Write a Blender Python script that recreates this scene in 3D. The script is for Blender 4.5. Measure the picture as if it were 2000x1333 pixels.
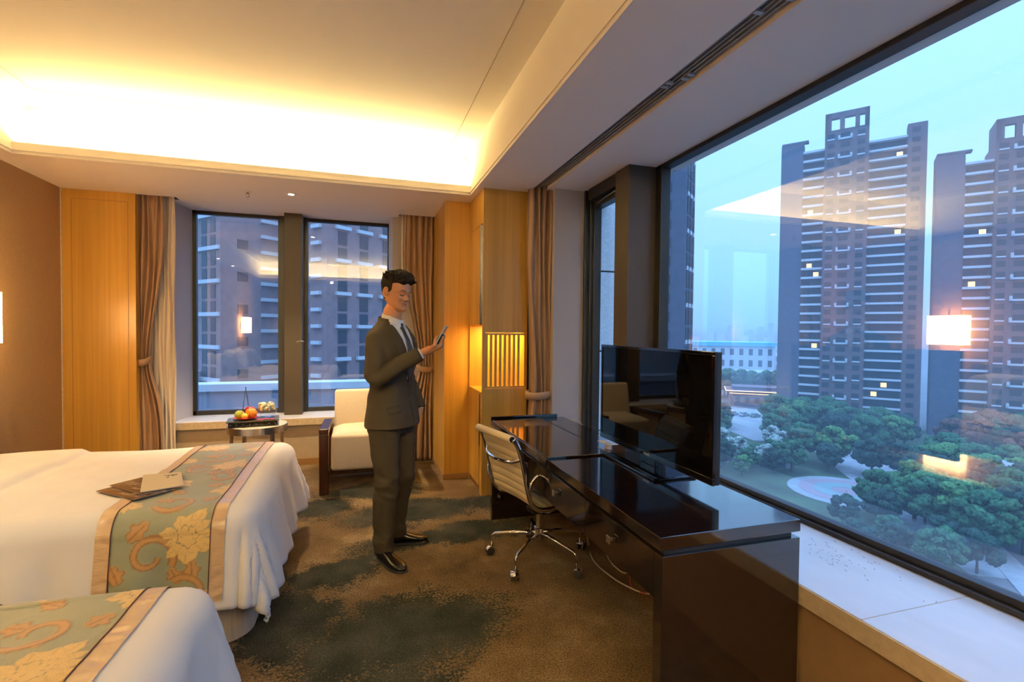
import bpy, bmesh, math, random
from mathutils import Vector, Matrix, noise
from mathutils.bvhtree import BVHTree

for o in list(bpy.data.objects):
    bpy.data.objects.remove(o)
scene = bpy.context.scene
COL = scene.collection
PI = math.pi
sin, cos, rad = math.sin, math.cos, math.radians

# ------------------------------------------------------------------ camera
CAM_H = 1.45
yaw, pitch, roll = rad(17.160), rad(-1.280), rad(0.5739)
fw = Vector((sin(yaw) * cos(pitch), cos(yaw) * cos(pitch), sin(pitch)))
rt = Vector((cos(yaw), -sin(yaw), 0))
up = rt.cross(fw)
r2 = cos(roll) * rt + sin(roll) * up
u2 = -sin(roll) * rt + cos(roll) * up
cd = bpy.data.cameras.new('camera')
cd.sensor_width = 36.0
cd.lens = 36.0 * 964.645 / 2000.0
cd.clip_start = 0.05
cd.clip_end = 6000
cam = bpy.data.objects.new('camera', cd)
COL.objects.link(cam)
M = Matrix((r2, u2, -fw)).transposed().to_4x4()
M.translation = Vector((0, 0, CAM_H))
cam.matrix_world = M
scene.camera = cam

# ------------------------------------------------------------------ exposure
scene.view_settings.view_transform = 'Standard'
scene.view_settings.look = 'None'
scene.view_settings.gamma = 1
scene.view_settings.use_curve_mapping = False
scene.view_settings.exposure = 1.25
scene.cycles.use_denoising = True
scene.cycles.max_bounces = 9
scene.cycles.diffuse_bounces = 5
scene.cycles.glossy_bounces = 4
scene.cycles.transmission_bounces = 6
scene.cycles.transparent_max_bounces = 12
scene.cycles.volume_bounces = 1
scene.cycles.caustics_reflective = False
scene.cycles.caustics_refractive = False
scene.cycles.sample_clamp_indirect = 4.0
scene.cycles.blur_glossy = 0.5

# ------------------------------------------------------------------ world: overcast blue dusk sky
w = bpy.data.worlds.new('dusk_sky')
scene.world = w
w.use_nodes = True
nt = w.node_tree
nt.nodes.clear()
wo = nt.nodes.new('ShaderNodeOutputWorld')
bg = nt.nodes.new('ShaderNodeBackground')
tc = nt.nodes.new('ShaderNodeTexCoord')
sx = nt.nodes.new('ShaderNodeSeparateXYZ')
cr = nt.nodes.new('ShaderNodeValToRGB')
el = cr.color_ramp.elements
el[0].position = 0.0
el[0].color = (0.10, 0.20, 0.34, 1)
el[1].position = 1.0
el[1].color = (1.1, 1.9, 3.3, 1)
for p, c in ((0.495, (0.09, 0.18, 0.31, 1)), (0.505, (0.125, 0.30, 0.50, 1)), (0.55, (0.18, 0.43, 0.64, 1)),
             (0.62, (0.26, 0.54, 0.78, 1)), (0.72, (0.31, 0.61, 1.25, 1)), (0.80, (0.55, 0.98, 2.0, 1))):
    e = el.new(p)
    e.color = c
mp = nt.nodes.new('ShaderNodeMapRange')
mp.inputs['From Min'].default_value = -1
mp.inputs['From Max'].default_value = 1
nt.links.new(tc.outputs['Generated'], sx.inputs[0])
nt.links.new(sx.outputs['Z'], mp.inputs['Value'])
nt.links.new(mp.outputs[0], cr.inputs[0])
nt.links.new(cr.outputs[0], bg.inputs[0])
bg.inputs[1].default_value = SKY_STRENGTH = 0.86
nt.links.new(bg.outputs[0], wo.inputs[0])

# ------------------------------------------------------------------ room dimensions (metres; camera stands at x=0,y=0)
ZS = 2.67      # soffit
ZC = 3.08      # tray ceiling
XL = -2.535    # left (headboard) wall
YB = -2.6      # wall behind the camera
YF = 5.39      # timber panel plane of the end wall
YG = 6.03      # end window glass plane
XG = 2.15      # long window glass plane
WARM = (1.0, 0.56, 0.20)
WARM2 = (1.0, 0.74, 0.44)

def light(name, kind, loc, power, color, size=None, size_y=None, direction=None, spot=None, blend=0.5, parent=None, shadow_soft=0.05, spread=None):
    d = bpy.data.lights.new(name, kind)
    d.energy = power
    d.color = color
    if kind == 'AREA':
        d.shape = 'RECTANGLE'
        d.size = size
        d.size_y = size_y or size
        if spread: d.spread = spread
    else:
        d.shadow_soft_size = shadow_soft
    if kind == 'SPOT':
        d.spot_size = spot
        d.spot_blend = blend
    o = bpy.data.objects.new(name, d)
    COL.objects.link(o)
    o.location = loc
    if direction:
        o.rotation_euler = Vector(direction).to_track_quat('-Z', 'Y').to_euler()
    if parent:
        o.parent = parent
        o.location = Vector(loc) - parent.location
    return o

# cove light: concealed strip in the trough behind the far lip of the tray ceiling
light('cove_or_fill_light', 'AREA', (-0.70, 4.505, 2.765), 41.0, (1.0, 0.77, 0.31), 3.2, 0.05, (0, 0.05, 1))
light('cove_or_fill_light', 'AREA', (-0.70, -1.47, 2.765), 260.0, (1.0, 0.78, 0.38), 3.2, 0.05, (0, -0.05, 1))  # unseen near-side fill, added behind the camera to brighten the ceiling

# ------------------------------------------------------------------ mesh helpers
class MB:
    def __init__(s):
        s.v = []; s.f = []; s.m = []; s.c = None; s.mi = 0
    def add(s, verts, faces):
        n = len(s.v)
        s.v += [Vector(p) for p in verts]
        for f in faces:
            s.f.append([i + n for i in f]); s.m.append(s.mi)
        return s
    def box(s, a, b):
        x0, y0, z0 = (min(a[i], b[i]) for i in range(3)); x1, y1, z1 = (max(a[i], b[i]) for i in range(3))
        return s.add([(x0,y0,z0),(x1,y0,z0),(x1,y1,z0),(x0,y1,z0),(x0,y0,z1),(x1,y0,z1),(x1,y1,z1),(x0,y1,z1)],
                     [(0,3,2,1),(4,5,6,7),(0,1,5,4),(1,2,6,5),(2,3,7,6),(3,0,4,7)])
    def obox(s, c, u, v, w):
        c, u, v, w = map(Vector, (c, u, v, w))
        p = [c + i*u + j*v + k*w for k in (-1, 1) for i, j in ((-1,-1),(1,-1),(1,1),(-1,1))]
        return s.add(p, [(0,3,2,1),(4,5,6,7),(0,1,5,4),(1,2,6,5),(2,3,7,6),(3,0,4,7)])
    def prism(s, pts, z0, z1):
        n = len(pts)
        return s.add([(x, y, z0) for x, y in pts] + [(x, y, z1) for x, y in pts],
                     [tuple(range(n))[::-1], tuple(range(n, 2*n))] + [(i, (i+1) % n, n+(i+1) % n, n+i) for i in range(n)])
    def loft(s, rings, cap=True, closed=False):
        n = len(rings[0]); base = []
        for r in rings: base += list(r)
        fs = []
        m = len(rings)
        for j in range(m if closed else m - 1):
            k = (j + 1) % m
            for i in range(n):
                fs.append((j*n+i, j*n+(i+1) % n, k*n+(i+1) % n, k*n+i))
        if cap and not closed:
            fs.append(tuple(range(n))[::-1]); fs.append(tuple(range((m-1)*n, m*n)))
        return s.add(base, fs)
    def tube(s, path, r, seg=10, closed=False, flat=None):
        path = [Vector(p) for p in path]
        n = len(path)
        rs = r if isinstance(r, (list, tuple)) else [r]*n
        rings = []
        prev = None
        for i, p in enumerate(path):
            if closed: t = path[(i+1) % n] - path[i-1]
            elif i == 0: t = path[1] - p
            elif i == n-1: t = p - path[i-1]
            else: t = path[i+1] - path[i-1]
            t.normalize()
            if prev is None:
                a = Vector((0,0,1)) if abs(t.z) < 0.9 else Vector((1,0,0))
                nn = t.cross(a).normalized()
            else:
                nn = (prev - t*prev.dot(t)).normalized()
            prev = nn
            b = t.cross(nn)
            fl = flat or 1.0
            rings.append([p + rs[i]*(cos(2*PI*k/seg)*nn + sin(2*PI*k/seg)*b*fl) for k in range(seg)])
        return s.loft(rings, cap=not closed, closed=closed)
    def cyl(s, a, b, r0, r1=None, seg=16):
        return s.tube([a, b], [r0, r0 if r1 is None else r1], seg)
    def lathe(s, prof, c=(0,0,0), seg=32, axis='z'):
        rings = []
        for r, z in prof:
            ring = []
            for k in range(seg):
                a = 2*PI*k/seg
                p = (max(r,1e-5)*cos(a), max(r,1e-5)*sin(a), z)
                if axis == 'x': p = (z, p[0], p[1])
                if axis == 'y': p = (p[1], z, p[0])
                ring.append(Vector(c) + Vector(p))
            rings.append(ring)
        return s.loft(rings, cap=True)
    def ball(s, c, r, seg=16, rings=10, squash=(1,1,1), rot=None):
        prof = []
        R = []
        for j in range(rings+1):
            ph = -PI/2 + PI*j/rings
            ring = []
            for k in range(seg):
                a = 2*PI*k/seg
                p = Vector((max(cos(ph),1e-3)*cos(a)*squash[0], max(cos(ph),1e-3)*sin(a)*squash[1], sin(ph)*squash[2]))*r
                if rot: p = rot @ p
                ring.append(Vector(c)+p)
            R.append(ring)
        return s.loft(R)
    def cap(s, a, b, ra, rb, seg=14):
        """tapered capsule"""
        a, b = Vector(a), Vector(b)
        t = (b-a).normalized()
        path = []; rs = []
        for k in range(5):
            q = PI/2*(1-k/4)
            path.append(a - t*ra*sin(q)); rs.append(max(ra*cos(q), ra*0.05))
        for k in range(5):
            q = PI/2*(k/4)
            path.append(b + t*rb*sin(q)); rs.append(max(rb*cos(q), rb*0.05))
        if (b-a).length < 1e-4: return s
        # path monotone
        return s.tube(path, rs, seg)
    def grid(s, fn, nu, nv, closed_u=False):
        vs = [fn(i/(nu-1 if not closed_u else nu), j/(nv-1)) for j in range(nv) for i in range(nu)]
        fs = []
        for j in range(nv-1):
            for i in range(nu if closed_u else nu-1):
                k = (i+1) % nu
                fs.append((j*nu+i, j*nu+k, (j+1)*nu+k, (j+1)*nu+i))
        return s.add(vs, fs)
    def plate(s, pts, th):
        """thick polygon, pts in order, extruded by vector th"""
        n = len(pts); th = Vector(th)
        return s.add([Vector(p) for p in pts] + [Vector(p)+th for p in pts],
                     [tuple(range(n))[::-1], tuple(range(n, 2*n))] + [(i, (i+1) % n, n+(i+1) % n, n+i) for i in range(n)])

def rot_root(o): return abs(o.rotation_euler.z) > 1e-6

def tag(o, label=None, cat=None, group=None, kind=None):
    if label: o['label'] = label
    if cat: o['category'] = cat
    if group: o['group'] = group
    if kind: o['kind'] = kind
    return o

def base_of(p):
    """world position of the top ancestor"""
    while p.parent: p = p.parent
    return p.location

def obj(name, mb, mats, parent=None, smooth=False, bevel=0.0, local=False, label=None, bseg=2, ang=35, col=None):
    me = bpy.data.meshes.new(name)
    vs = mb.v
    if parent is None:
        if vs:
            xs = [v.x for v in vs]; ys = [v.y for v in vs]; zs = [v.z for v in vs]
            org = Vector(((min(xs)+max(xs))/2, (min(ys)+max(ys))/2, min(zs)))
        else: org = Vector()
    else:
        org = Vector() if local else Vector(base_of(parent))
    me.from_pydata([tuple(v - org) for v in vs], [], mb.f)
    if not isinstance(mats, (list, tuple)): mats = [mats]
    for m in mats: me.materials.append(m)
    if len(mats) > 1: me.polygons.foreach_set('material_index', mb.m)
    if col:
        at = me.color_attributes.new('Col', 'FLOAT_COLOR', 'POINT')
        for i, c in enumerate(col): at.data[i].color = (*c, 1)
    me.validate(clean_customdata=False)
    bm = bmesh.new(); bm.from_mesh(me); bmesh.ops.recalc_face_normals(bm, faces=bm.faces); bm.to_mesh(me); bm.free()
    if smooth:
        me.polygons.foreach_set('use_smooth', [True]*len(me.polygons))
    me.update()
    o = bpy.data.objects.new(name, me)
    COL.objects.link(o)
    if parent is None: o.location = org
    else: o.parent = parent
    if bevel:
        b = o.modifiers.new('bevel', 'BEVEL'); b.width = bevel; b.segments = bseg; b.limit_method = 'ANGLE'; b.angle_limit = rad(ang)
        if not smooth:
            pass
    if label: o['label'] = label
    return o

def thing(name, loc, label, cat, group=None, rz=0.0):
    o = bpy.data.objects.new(name, None)
    COL.objects.link(o)
    o.empty_display_size = 0.1
    o.location = loc
    o.rotation_euler = (0, 0, rz)
    return tag(o, label, cat, group)

def struct(name, mb, mat, **k):
    o = obj(name, mb, mat, **k)
    o['kind'] = 'structure'
    return o

def sstep(a, b, x):
    t = min(1, max(0, (x-a)/(b-a))); return t*t*(3-2*t)

def lerp_tab(tab, z):
    if z <= tab[0][0]: return tab[0][1:]
    for a, b in zip(tab, tab[1:]):
        if z <= b[0]:
            t = (z-a[0])/(b[0]-a[0]); t = t*t*(3-2*t)*0.5 + t*0.5
            return tuple(a[i]+(b[i]-a[i])*t for i in range(1, len(a)))
    return tab[-1][1:]

# ------------------------------------------------------------------ materials
def newmat(name):
    m = bpy.data.materials.new(name); m.use_nodes = True
    return m, m.node_tree, m.node_tree.nodes['Principled BSDF']

def pmat(name, color, rough=0.5, metal=0.0, var=0.0, scale=20.0, bump=0.0, bscale=200.0, spec=None, coat=0.0, sheen=0.0, stretch=(1,1,1), emit=None, estr=0.0):
    m, t, p = newmat(name)
    p.inputs['Base Color'].default_value = (*color, 1)
    p.inputs['Roughness'].default_value = rough
    p.inputs['Metallic'].default_value = metal
    if spec is not None: p.inputs['Specular IOR Level'].default_value = spec
    if coat: p.inputs['Coat Weight'].default_value = coat; p.inputs['Coat Roughness'].default_value = 0.05
    if sheen: p.inputs['Sheen Weight'].default_value = sheen
    if emit: p.inputs['Emission Color'].default_value = (*emit, 1); p.inputs['Emission Strength'].default_value = estr
    tcn = t.nodes.new('ShaderNodeTexCoord'); mpn = t.nodes.new('ShaderNodeMapping'); mpn.inputs['Scale'].default_value = stretch
    t.links.new(tcn.outputs['Object'], mpn.inputs[0])
    if var:
        n = t.nodes.new('ShaderNodeTexNoise'); n.inputs['Scale'].default_value = scale; n.inputs['Detail'].default_value = 5
        t.links.new(mpn.outputs[0], n.inputs['Vector'])
        r = t.nodes.new('ShaderNodeMapRange'); r.inputs['From Min'].default_value = 0.3; r.inputs['From Max'].default_value = 0.7
        r.inputs['To Min'].default_value = 1-var; r.inputs['To Max'].default_value = 1+var
        t.links.new(n.outputs['Fac'], r.inputs['Value'])
        mx = t.nodes.new('ShaderNodeMix'); mx.data_type = 'RGBA'; mx.blend_type = 'MULTIPLY'; mx.inputs[0].default_value = 1
        mx.inputs[6].default_value = (*color, 1)
        t.links.new(r.outputs[0], mx.inputs[7]); t.links.new(mx.outputs[2], p.inputs['Base Color'])
    if bump:
        n = t.nodes.new('ShaderNodeTexNoise'); n.inputs['Scale'].default_value = bscale; n.inputs['Detail'].default_value = 3
        t.links.new(mpn.outputs[0], n.inputs['Vector'])
        b = t.nodes.new('ShaderNodeBump'); b.inputs['Strength'].default_value = bump; b.inputs['Distance'].default_value = 0.01
        t.links.new(n.outputs['Fac'], b.inputs['Height']); t.links.new(b.outputs[0], p.inputs['Normal'])
    return m

def ramp_noise(t, vec, scale, detail, stops, rough=0.5):
    n = t.nodes.new('ShaderNodeTexNoise'); n.inputs['Scale'].default_value = scale; n.inputs['Detail'].default_value = detail
    n.inputs['Roughness'].default_value = rough
    t.links.new(vec, n.inputs['Vector'])
    r = t.nodes.new('ShaderNodeValToRGB')
    e = r.color_ramp.elements
    e[0].position, e[0].color = stops[0][0], (*stops[0][1], 1)
    e[1].position, e[1].color = stops[-1][0], (*stops[-1][1], 1)
    for pz, c in stops[1:-1]:
        q = e.new(pz); q.color = (*c, 1)
    t.links.new(n.outputs['Fac'], r.inputs[0])
    return r, n

def wood_mat(name, light_c, dark_c, rough=0.35, scale=(60, 60, 1.2)):
    m, t, p = newmat(name)
    tcn = t.nodes.new('ShaderNodeTexCoord'); mpn = t.nodes.new('ShaderNodeMapping'); mpn.inputs['Scale'].default_value = scale
    t.links.new(tcn.outputs['Object'], mpn.inputs[0])
    r, n = ramp_noise(t, mpn.outputs[0], 1.0, 4, [(0.3, dark_c), (0.7, light_c)])
    mp2 = t.nodes.new('ShaderNodeMapping'); mp2.inputs['Scale'].default_value = (scale[0]*0.12, scale[1]*0.12, scale[2]*0.12)
    t.links.new(tcn.outputs['Object'], mp2.inputs[0])
    r3, _ = ramp_noise(t, mp2.outputs[0], 1.0, 2, [(0.3, (0.85,)*3), (0.7, (1.12,)*3)])
    mx = t.nodes.new('ShaderNodeMix'); mx.data_type = 'RGBA'; mx.blend_type = 'MULTIPLY'; mx.inputs[0].default_value = 1
    t.links.new(r.outputs[0], mx.inputs[6]); t.links.new(r3.outputs[0], mx.inputs[7])
    t.links.new(mx.outputs[2], p.inputs['Base Color'])
    p.inputs['Roughness'].default_value = rough
    b = t.nodes.new('ShaderNodeBump'); b.inputs['Strength'].default_value = 0.06; b.inputs['Distance'].default_value = 0.002
    t.links.new(n.outputs['Fac'], b.inputs['Height']); t.links.new(b.outputs[0], p.inputs['Normal'])
    return m

def glass_mat(name, tint, base, gain):
    """coated window pane: see-through, with a mirror share that grows towards grazing"""
    m = bpy.data.materials.new(name); m.use_nodes = True
    t = m.node_tree; t.nodes.clear()
    out = t.nodes.new('ShaderNodeOutputMaterial')
    tr = t.nodes.new('ShaderNodeBsdfTransparent'); tr.inputs[0].default_value = (*tint, 1)
    gl = t.nodes.new('ShaderNodeBsdfGlossy'); gl.inputs['Roughness'].default_value = 0.0; gl.inputs[0].default_value = (1, 1, 1, 1)
    ge = t.nodes.new('ShaderNodeNewGeometry')
    dt = t.nodes.new('ShaderNodeVectorMath'); dt.operation = 'DOT_PRODUCT'
    t.links.new(ge.outputs['Incoming'], dt.inputs[0]); t.links.new(ge.outputs['Normal'], dt.inputs[1])
    ab = t.nodes.new('ShaderNodeMath'); ab.operation = 'ABSOLUTE'; t.links.new(dt.outputs['Value'], ab.inputs[0])
    om = t.nodes.new('ShaderNodeMath'); om.operation = 'SUBTRACT'; om.inputs[0].default_value = 1.0; t.links.new(ab.outputs[0], om.inputs[1])
    fr = t.nodes.new('ShaderNodeMath'); fr.operation = 'POWER'; fr.inputs[1].default_value = 5.0; t.links.new(om.outputs[0], fr.inputs[0])
    mr = t.nodes.new('ShaderNodeMath'); mr.operation = 'MULTIPLY_ADD'; mr.inputs[1].default_value = gain; mr.inputs[2].default_value = base
    mr.use_clamp = True
    mx = t.nodes.new('ShaderNodeMixShader')
    t.links.new(fr.outputs[0], mr.inputs[0]); t.links.new(mr.outputs[0], mx.inputs[0])
    t.links.new(tr.outputs[0], mx.inputs[1]); t.links.new(gl.outputs[0], mx.inputs[2]); t.links.new(mx.outputs[0], out.inputs[0])
    return m

def colattr_mat(name, rough=0.5, bump=0.0, bscale=300, sheen=0.0, spec=0.5, coat=0):
    m, t, p = newmat(name)
    a = t.nodes.new('ShaderNodeAttribute'); a.attribute_name = 'Col'
    t.links.new(a.outputs['Color'], p.inputs['Base Color'])
    p.inputs['Roughness'].default_value = rough
    p.inputs['Specular IOR Level'].default_value = spec
    if sheen: p.inputs['Sheen Weight'].default_value = sheen
    if bump:
        tcn = t.nodes.new('ShaderNodeTexCoord')
        n = t.nodes.new('ShaderNodeTexNoise'); n.inputs['Scale'].default_value = bscale; n.inputs['Detail'].default_value = 3
        t.links.new(tcn.outputs['Object'], n.inputs['Vector'])
        b = t.nodes.new('ShaderNodeBump'); b.inputs['Strength'].default_value = bump; b.inputs['Distance'].default_value = 0.003
        t.links.new(n.outputs['Fac'], b.inputs['Height']); t.links.new(b.outputs[0], p.inputs['Normal'])
    return m

M_ = {}
M_['paint'] = pmat('white_paint', (0.84, 0.79, 0.72), 0.7, bump=0.02)
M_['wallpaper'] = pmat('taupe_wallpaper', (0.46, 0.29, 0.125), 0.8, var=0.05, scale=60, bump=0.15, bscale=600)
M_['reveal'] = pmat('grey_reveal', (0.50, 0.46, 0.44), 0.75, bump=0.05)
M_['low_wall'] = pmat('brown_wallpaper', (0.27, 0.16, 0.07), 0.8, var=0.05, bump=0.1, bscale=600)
M_['apron'] = pmat('beige_apron', (0.50, 0.40, 0.28), 0.7, var=0.05)
M_['oak'] = wood_mat('honey_oak', (0.64, 0.365, 0.074), (0.57, 0.31, 0.056), 0.27)
M_['oak_dark'] = pmat('oak_groove', (0.16, 0.07, 0.02), 0.6)
M_['brown_base'] = pmat('brown_skirting', (0.32, 0.17, 0.06), 0.5)
M_['desk'] = wood_mat('espresso_wood', (0.012, 0.006, 0.005), (0.006, 0.003, 0.003), 0.10, (6, 60, 60))
q = M_['desk'].node_tree.nodes['Principled BSDF']; q.inputs['Coat Weight'].default_value = 0.8; q.inputs['Coat IOR'].default_value = 1.6; q.inputs['Coat Roughness'].default_value = 0.06
M_['walnut'] = wood_mat('dark_walnut', (0.060, 0.020, 0.010), (0.030, 0.010, 0.005), 0.18, (20, 20, 3))
M_['frame'] = pmat('black_bronze_frame', (0.012, 0.011, 0.010), 0.45)
M_['mullion'] = pmat('bronze_mullion', (0.055, 0.040, 0.024), 0.5)
M_['chrome'] = pmat('chrome', (0.85, 0.85, 0.85), 0.07, 1.0)
M_['steel'] = pmat('brushed_steel', (0.55, 0.52, 0.48), 0.28, 1.0, var=0.1, scale=30, stretch=(1, 1, 40))
M_['black'] = pmat('black_plastic', (0.01, 0.01, 0.01), 0.35)
M_['rubber'] = pmat('black_rubber', (0.02, 0.02, 0.02), 0.6)
M_['screen'] = pmat('tv_screen', (0.002, 0.002, 0.002), 0.03, spec=0.12)
M_['gloss_black'] = pmat('gloss_black', (0.004, 0.004, 0.005), 0.06)
M_['leather'] = pmat('cream_leather', (0.88, 0.74, 0.42), 0.45, bump=0.05, bscale=400)
M_['upholstery'] = pmat('cream_upholstery', (0.74, 0.63, 0.46), 0.7, var=0.04, scale=80, bump=0.1, bscale=900)
M_['sheet'] = pmat('white_cotton', (0.72, 0.71, 0.69), 0.75, bump=0.10, bscale=18, sheen=0.1)
M_['skirt'] = pmat('bed_skirt', (0.52, 0.42, 0.30), 0.8, var=0.10, scale=90, stretch=(1, 1, 0.1))
M_['satin'] = pmat('gold_satin', (0.56, 0.38, 0.20), 0.26, spec=0.8, bump=0.25, bscale=26, sheen=0.3, stretch=(1, 1, 3))
M_['cord'] = pmat('brown_piping', (0.10, 0.035, 0.02), 0.5)
M_['brocade'] = colattr_mat('brocade', 0.42, 0.5, 420, 0.2)
M_['curtain'] = pmat('bronze_curtain', (0.37, 0.225, 0.125), 0.42, sheen=0.3, var=0.06, scale=60, stretch=(1, 1, 0.1), bump=0.05, bscale=300)
M_['sheer'] = pmat('ivory_sheer', (0.70, 0.62, 0.52), 0.8)
M_['marble'] = pmat('cream_marble', (0.68, 0.67, 0.65), 0.22, var=0.06, scale=7, stretch=(1, 0.35, 1))
M_['marble_edge'] = pmat('marble_edge', (0.62, 0.50, 0.33), 0.4, var=0.12, scale=30)
M_['table_top'] = pmat('ivory_stone', (0.80, 0.74, 0.62), 0.2, var=0.05)
M_['glass'] = glass_mat('window_glass', (0.97, 0.985, 1.0), 0.085, 0.8)
M_['glass_end'] = glass_mat('end_window_glass', (0.97, 0.985, 1.0), 0.10, 0.8)
M_['white'] = pmat('white_plastic', (0.8, 0.8, 0.78), 0.4)
M_['shade'] = pmat('glowing_shade', (0.9, 0.75, 0.5), 0.8, emit=(1.0, 0.60, 0.24), estr=10.5)
M_['bulb'] = pmat('lamp_lens', (1, 1, 1), 0.5, emit=(1.0, 0.75, 0.45), estr=25)
M_['track'] = pmat('white_track', (0.45, 0.42, 0.38), 0.35, 0.3)
M_['dark_gap'] = pmat('shadow_gap', (0.05, 0.04, 0.035), 0.9)

# ------------------------------------------------------------------ carpet
def carpet_mat():
    m, t, p = newmat('patterned_carpet')
    tcn = t.nodes.new('ShaderNodeTexCoord'); V = tcn.outputs['Object']
    base, _ = ramp_noise(t, V, 2.2, 6, [(0.30, (0.085, 0.054, 0.026)), (0.5, (0.135, 0.088, 0.042)), (0.7, (0.230, 0.165, 0.090))], 0.6)
    # big dark inky clouds at set places (x, y, half length, half width, angle)
    blobs = [(0.20, 2.38, 0.62, 0.34, 0.2), (0.45, 3.95, 0.60, 0.30, 0.1), (0.62, 3.40, 0.75, 0.17, 0.05), (-0.30, 4.2, 0.30, 0.25, 0.0),
             (-0.12, 3.1, 0.33, 0.22, 0.5), (0.10, 4.55, 0.5, 0.22, 0), (-0.35, 2.6, 0.22, 0.35, 0), (-0.05, 1.85, 0.5, 0.22, 0.6),
             (0.35, 0.9, 0.6, 0.3, 0.3), (1.2, 4.0, 0.4, 0.2, 0)]
    warp = t.nodes.new('ShaderNodeTexNoise'); warp.inputs['Scale'].default_value = 3.2; warp.inputs['Detail'].default_value = 7
    warp.inputs['Roughness'].default_value = 0.72
    t.links.new(V, warp.inputs['Vector'])
    sc = t.nodes.new('ShaderNodeVectorMath'); sc.operation = 'MULTIPLY_ADD'
    sc.inputs[1].default_value = (0.7, 0.7, 0); sc.inputs[2].default_value = (-0.35, -0.35, 0)
    t.links.new(warp.outputs['Color'], sc.inputs[0])
    ad = t.nodes.new('ShaderNodeVectorMath'); ad.operation = 'ADD'
    t.links.new(V, ad.inputs[0]); t.links.new(sc.outputs[0], ad.inputs[1])
    cur = None
    for (bx, by, a, b, an) in blobs:
        mpn = t.nodes.new('ShaderNodeMapping'); mpn.vector_type = 'TEXTURE'
        mpn.inputs['Location'].default_value = (bx, by, 0); mpn.inputs['Rotation'].default_value = (0, 0, an); mpn.inputs['Scale'].default_value = (a, b, 1)
        t.links.new(ad.outputs[0], mpn.inputs[0])
        ln = t.nodes.new('ShaderNodeVectorMath'); ln.operation = 'LENGTH'; t.links.new(mpn.outputs[0], ln.inputs[0])
        mr = t.nodes.new('ShaderNodeMapRange'); mr.inputs['From Min'].default_value = 0.55; mr.inputs['From Max'].default_value = 1.25
        mr.inputs['To Min'].default_value = 1; mr.inputs['To Max'].default_value = 0
        t.links.new(ln.outputs['Value'], mr.inputs['Value'])
        if cur is None: cur = mr.outputs[0]
        else:
            mx = t.nodes.new('ShaderNodeMath'); mx.operation = 'MAXIMUM'; t.links.new(cur, mx.inputs[0]); t.links.new(mr.outputs[0], mx.inputs[1]); cur = mx.outputs[0]
    # speckle breaking the cloud edges
    sp = t.nodes.new('ShaderNodeTexNoise'); sp.inputs['Scale'].default_value = 70; sp.inputs['Detail'].default_value = 3; sp.inputs['Roughness'].default_value = 0.7
    t.links.new(V, sp.inputs['Vector'])
    s2 = t.nodes.new('ShaderNodeMath'); s2.operation = 'MULTIPLY_ADD'; s2.inputs[1].default_value = 2.4; s2.inputs[2].default_value = -1.2
    t.links.new(sp.outputs['Fac'], s2.inputs[0])
    s3 = t.nodes.new('ShaderNodeMath'); s3.operation = 'ADD'; t.links.new(cur, s3.inputs[0]); t.links.new(s2.outputs[0], s3.inputs[1])
    s4 = t.nodes.new('ShaderNodeMapRange'); s4.inputs['From Min'].default_value = 0.32; s4.inputs['From Max'].default_value = 0.68
    t.links.new(s3.outputs[0], s4.inputs['Value'])
    dark, _ = ramp_noise(t, V, 4.0, 4, [(0.35, (0.016, 0.018, 0.015)), (0.65, (0.042, 0.042, 0.033))])
    mx = t.nodes.new('ShaderNodeMix'); mx.data_type = 'RGBA'
    t.links.new(s4.outputs[0], mx.inputs[0]); t.links.new(base.outputs[0], mx.inputs[6]); t.links.new(dark.outputs[0], mx.inputs[7])
    fine, fn = ramp_noise(t, V, 120, 3, [(0.38, (0.55,)*3), (0.62, (1.45,)*3)], 0.7)
    m2 = t.nodes.new('ShaderNodeMix'); m2.data_type = 'RGBA'; m2.blend_type = 'MULTIPLY'; m2.inputs[0].default_value = 1
    t.links.new(mx.outputs[2], m2.inputs[6]); t.links.new(fine.outputs[0], m2.inputs[7])
    t.links.new(m2.outputs[2], p.inputs['Base Color'])
    p.inputs['Roughness'].default_value = 0.95; p.inputs['Specular IOR Level'].default_value = 0.1
    b = t.nodes.new('ShaderNodeBump'); b.inputs['Strength'].default_value = 0.6; b.inputs['Distance'].default_value = 0.006
    t.links.new(fn.outputs['Fac'], b.inputs['Height']); t.links.new(b.outputs[0], p.inputs['Normal'])
    return m
fl = MB().box((XL-0.15, YB-0.15, -0.1), (2.3, 6.2, 0.0))
f = struct('floor', fl, carpet_mat())
# keep carpet coordinates in room metres
off = f.location.copy()
for v in f.data.vertices: v.co += off
f.location = (0, 0, 0)

# ------------------------------------------------------------------ walls
XA0, XA1 = -1.70, 0.335         # end window alcove
ZSILL = 0.505
struct('wall_left', MB().box((XL-0.15, YB, 0), (XL, YF+0.7, ZC+0.2)), M_['wallpaper'])
struct('wall_back', MB().box((XL-0.15, YB-0.15, 0), (2.3, YB, ZC+0.2)), M_['walnut'])  # unseen wall; dark finish made up to keep the desk's reflection dark
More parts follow.
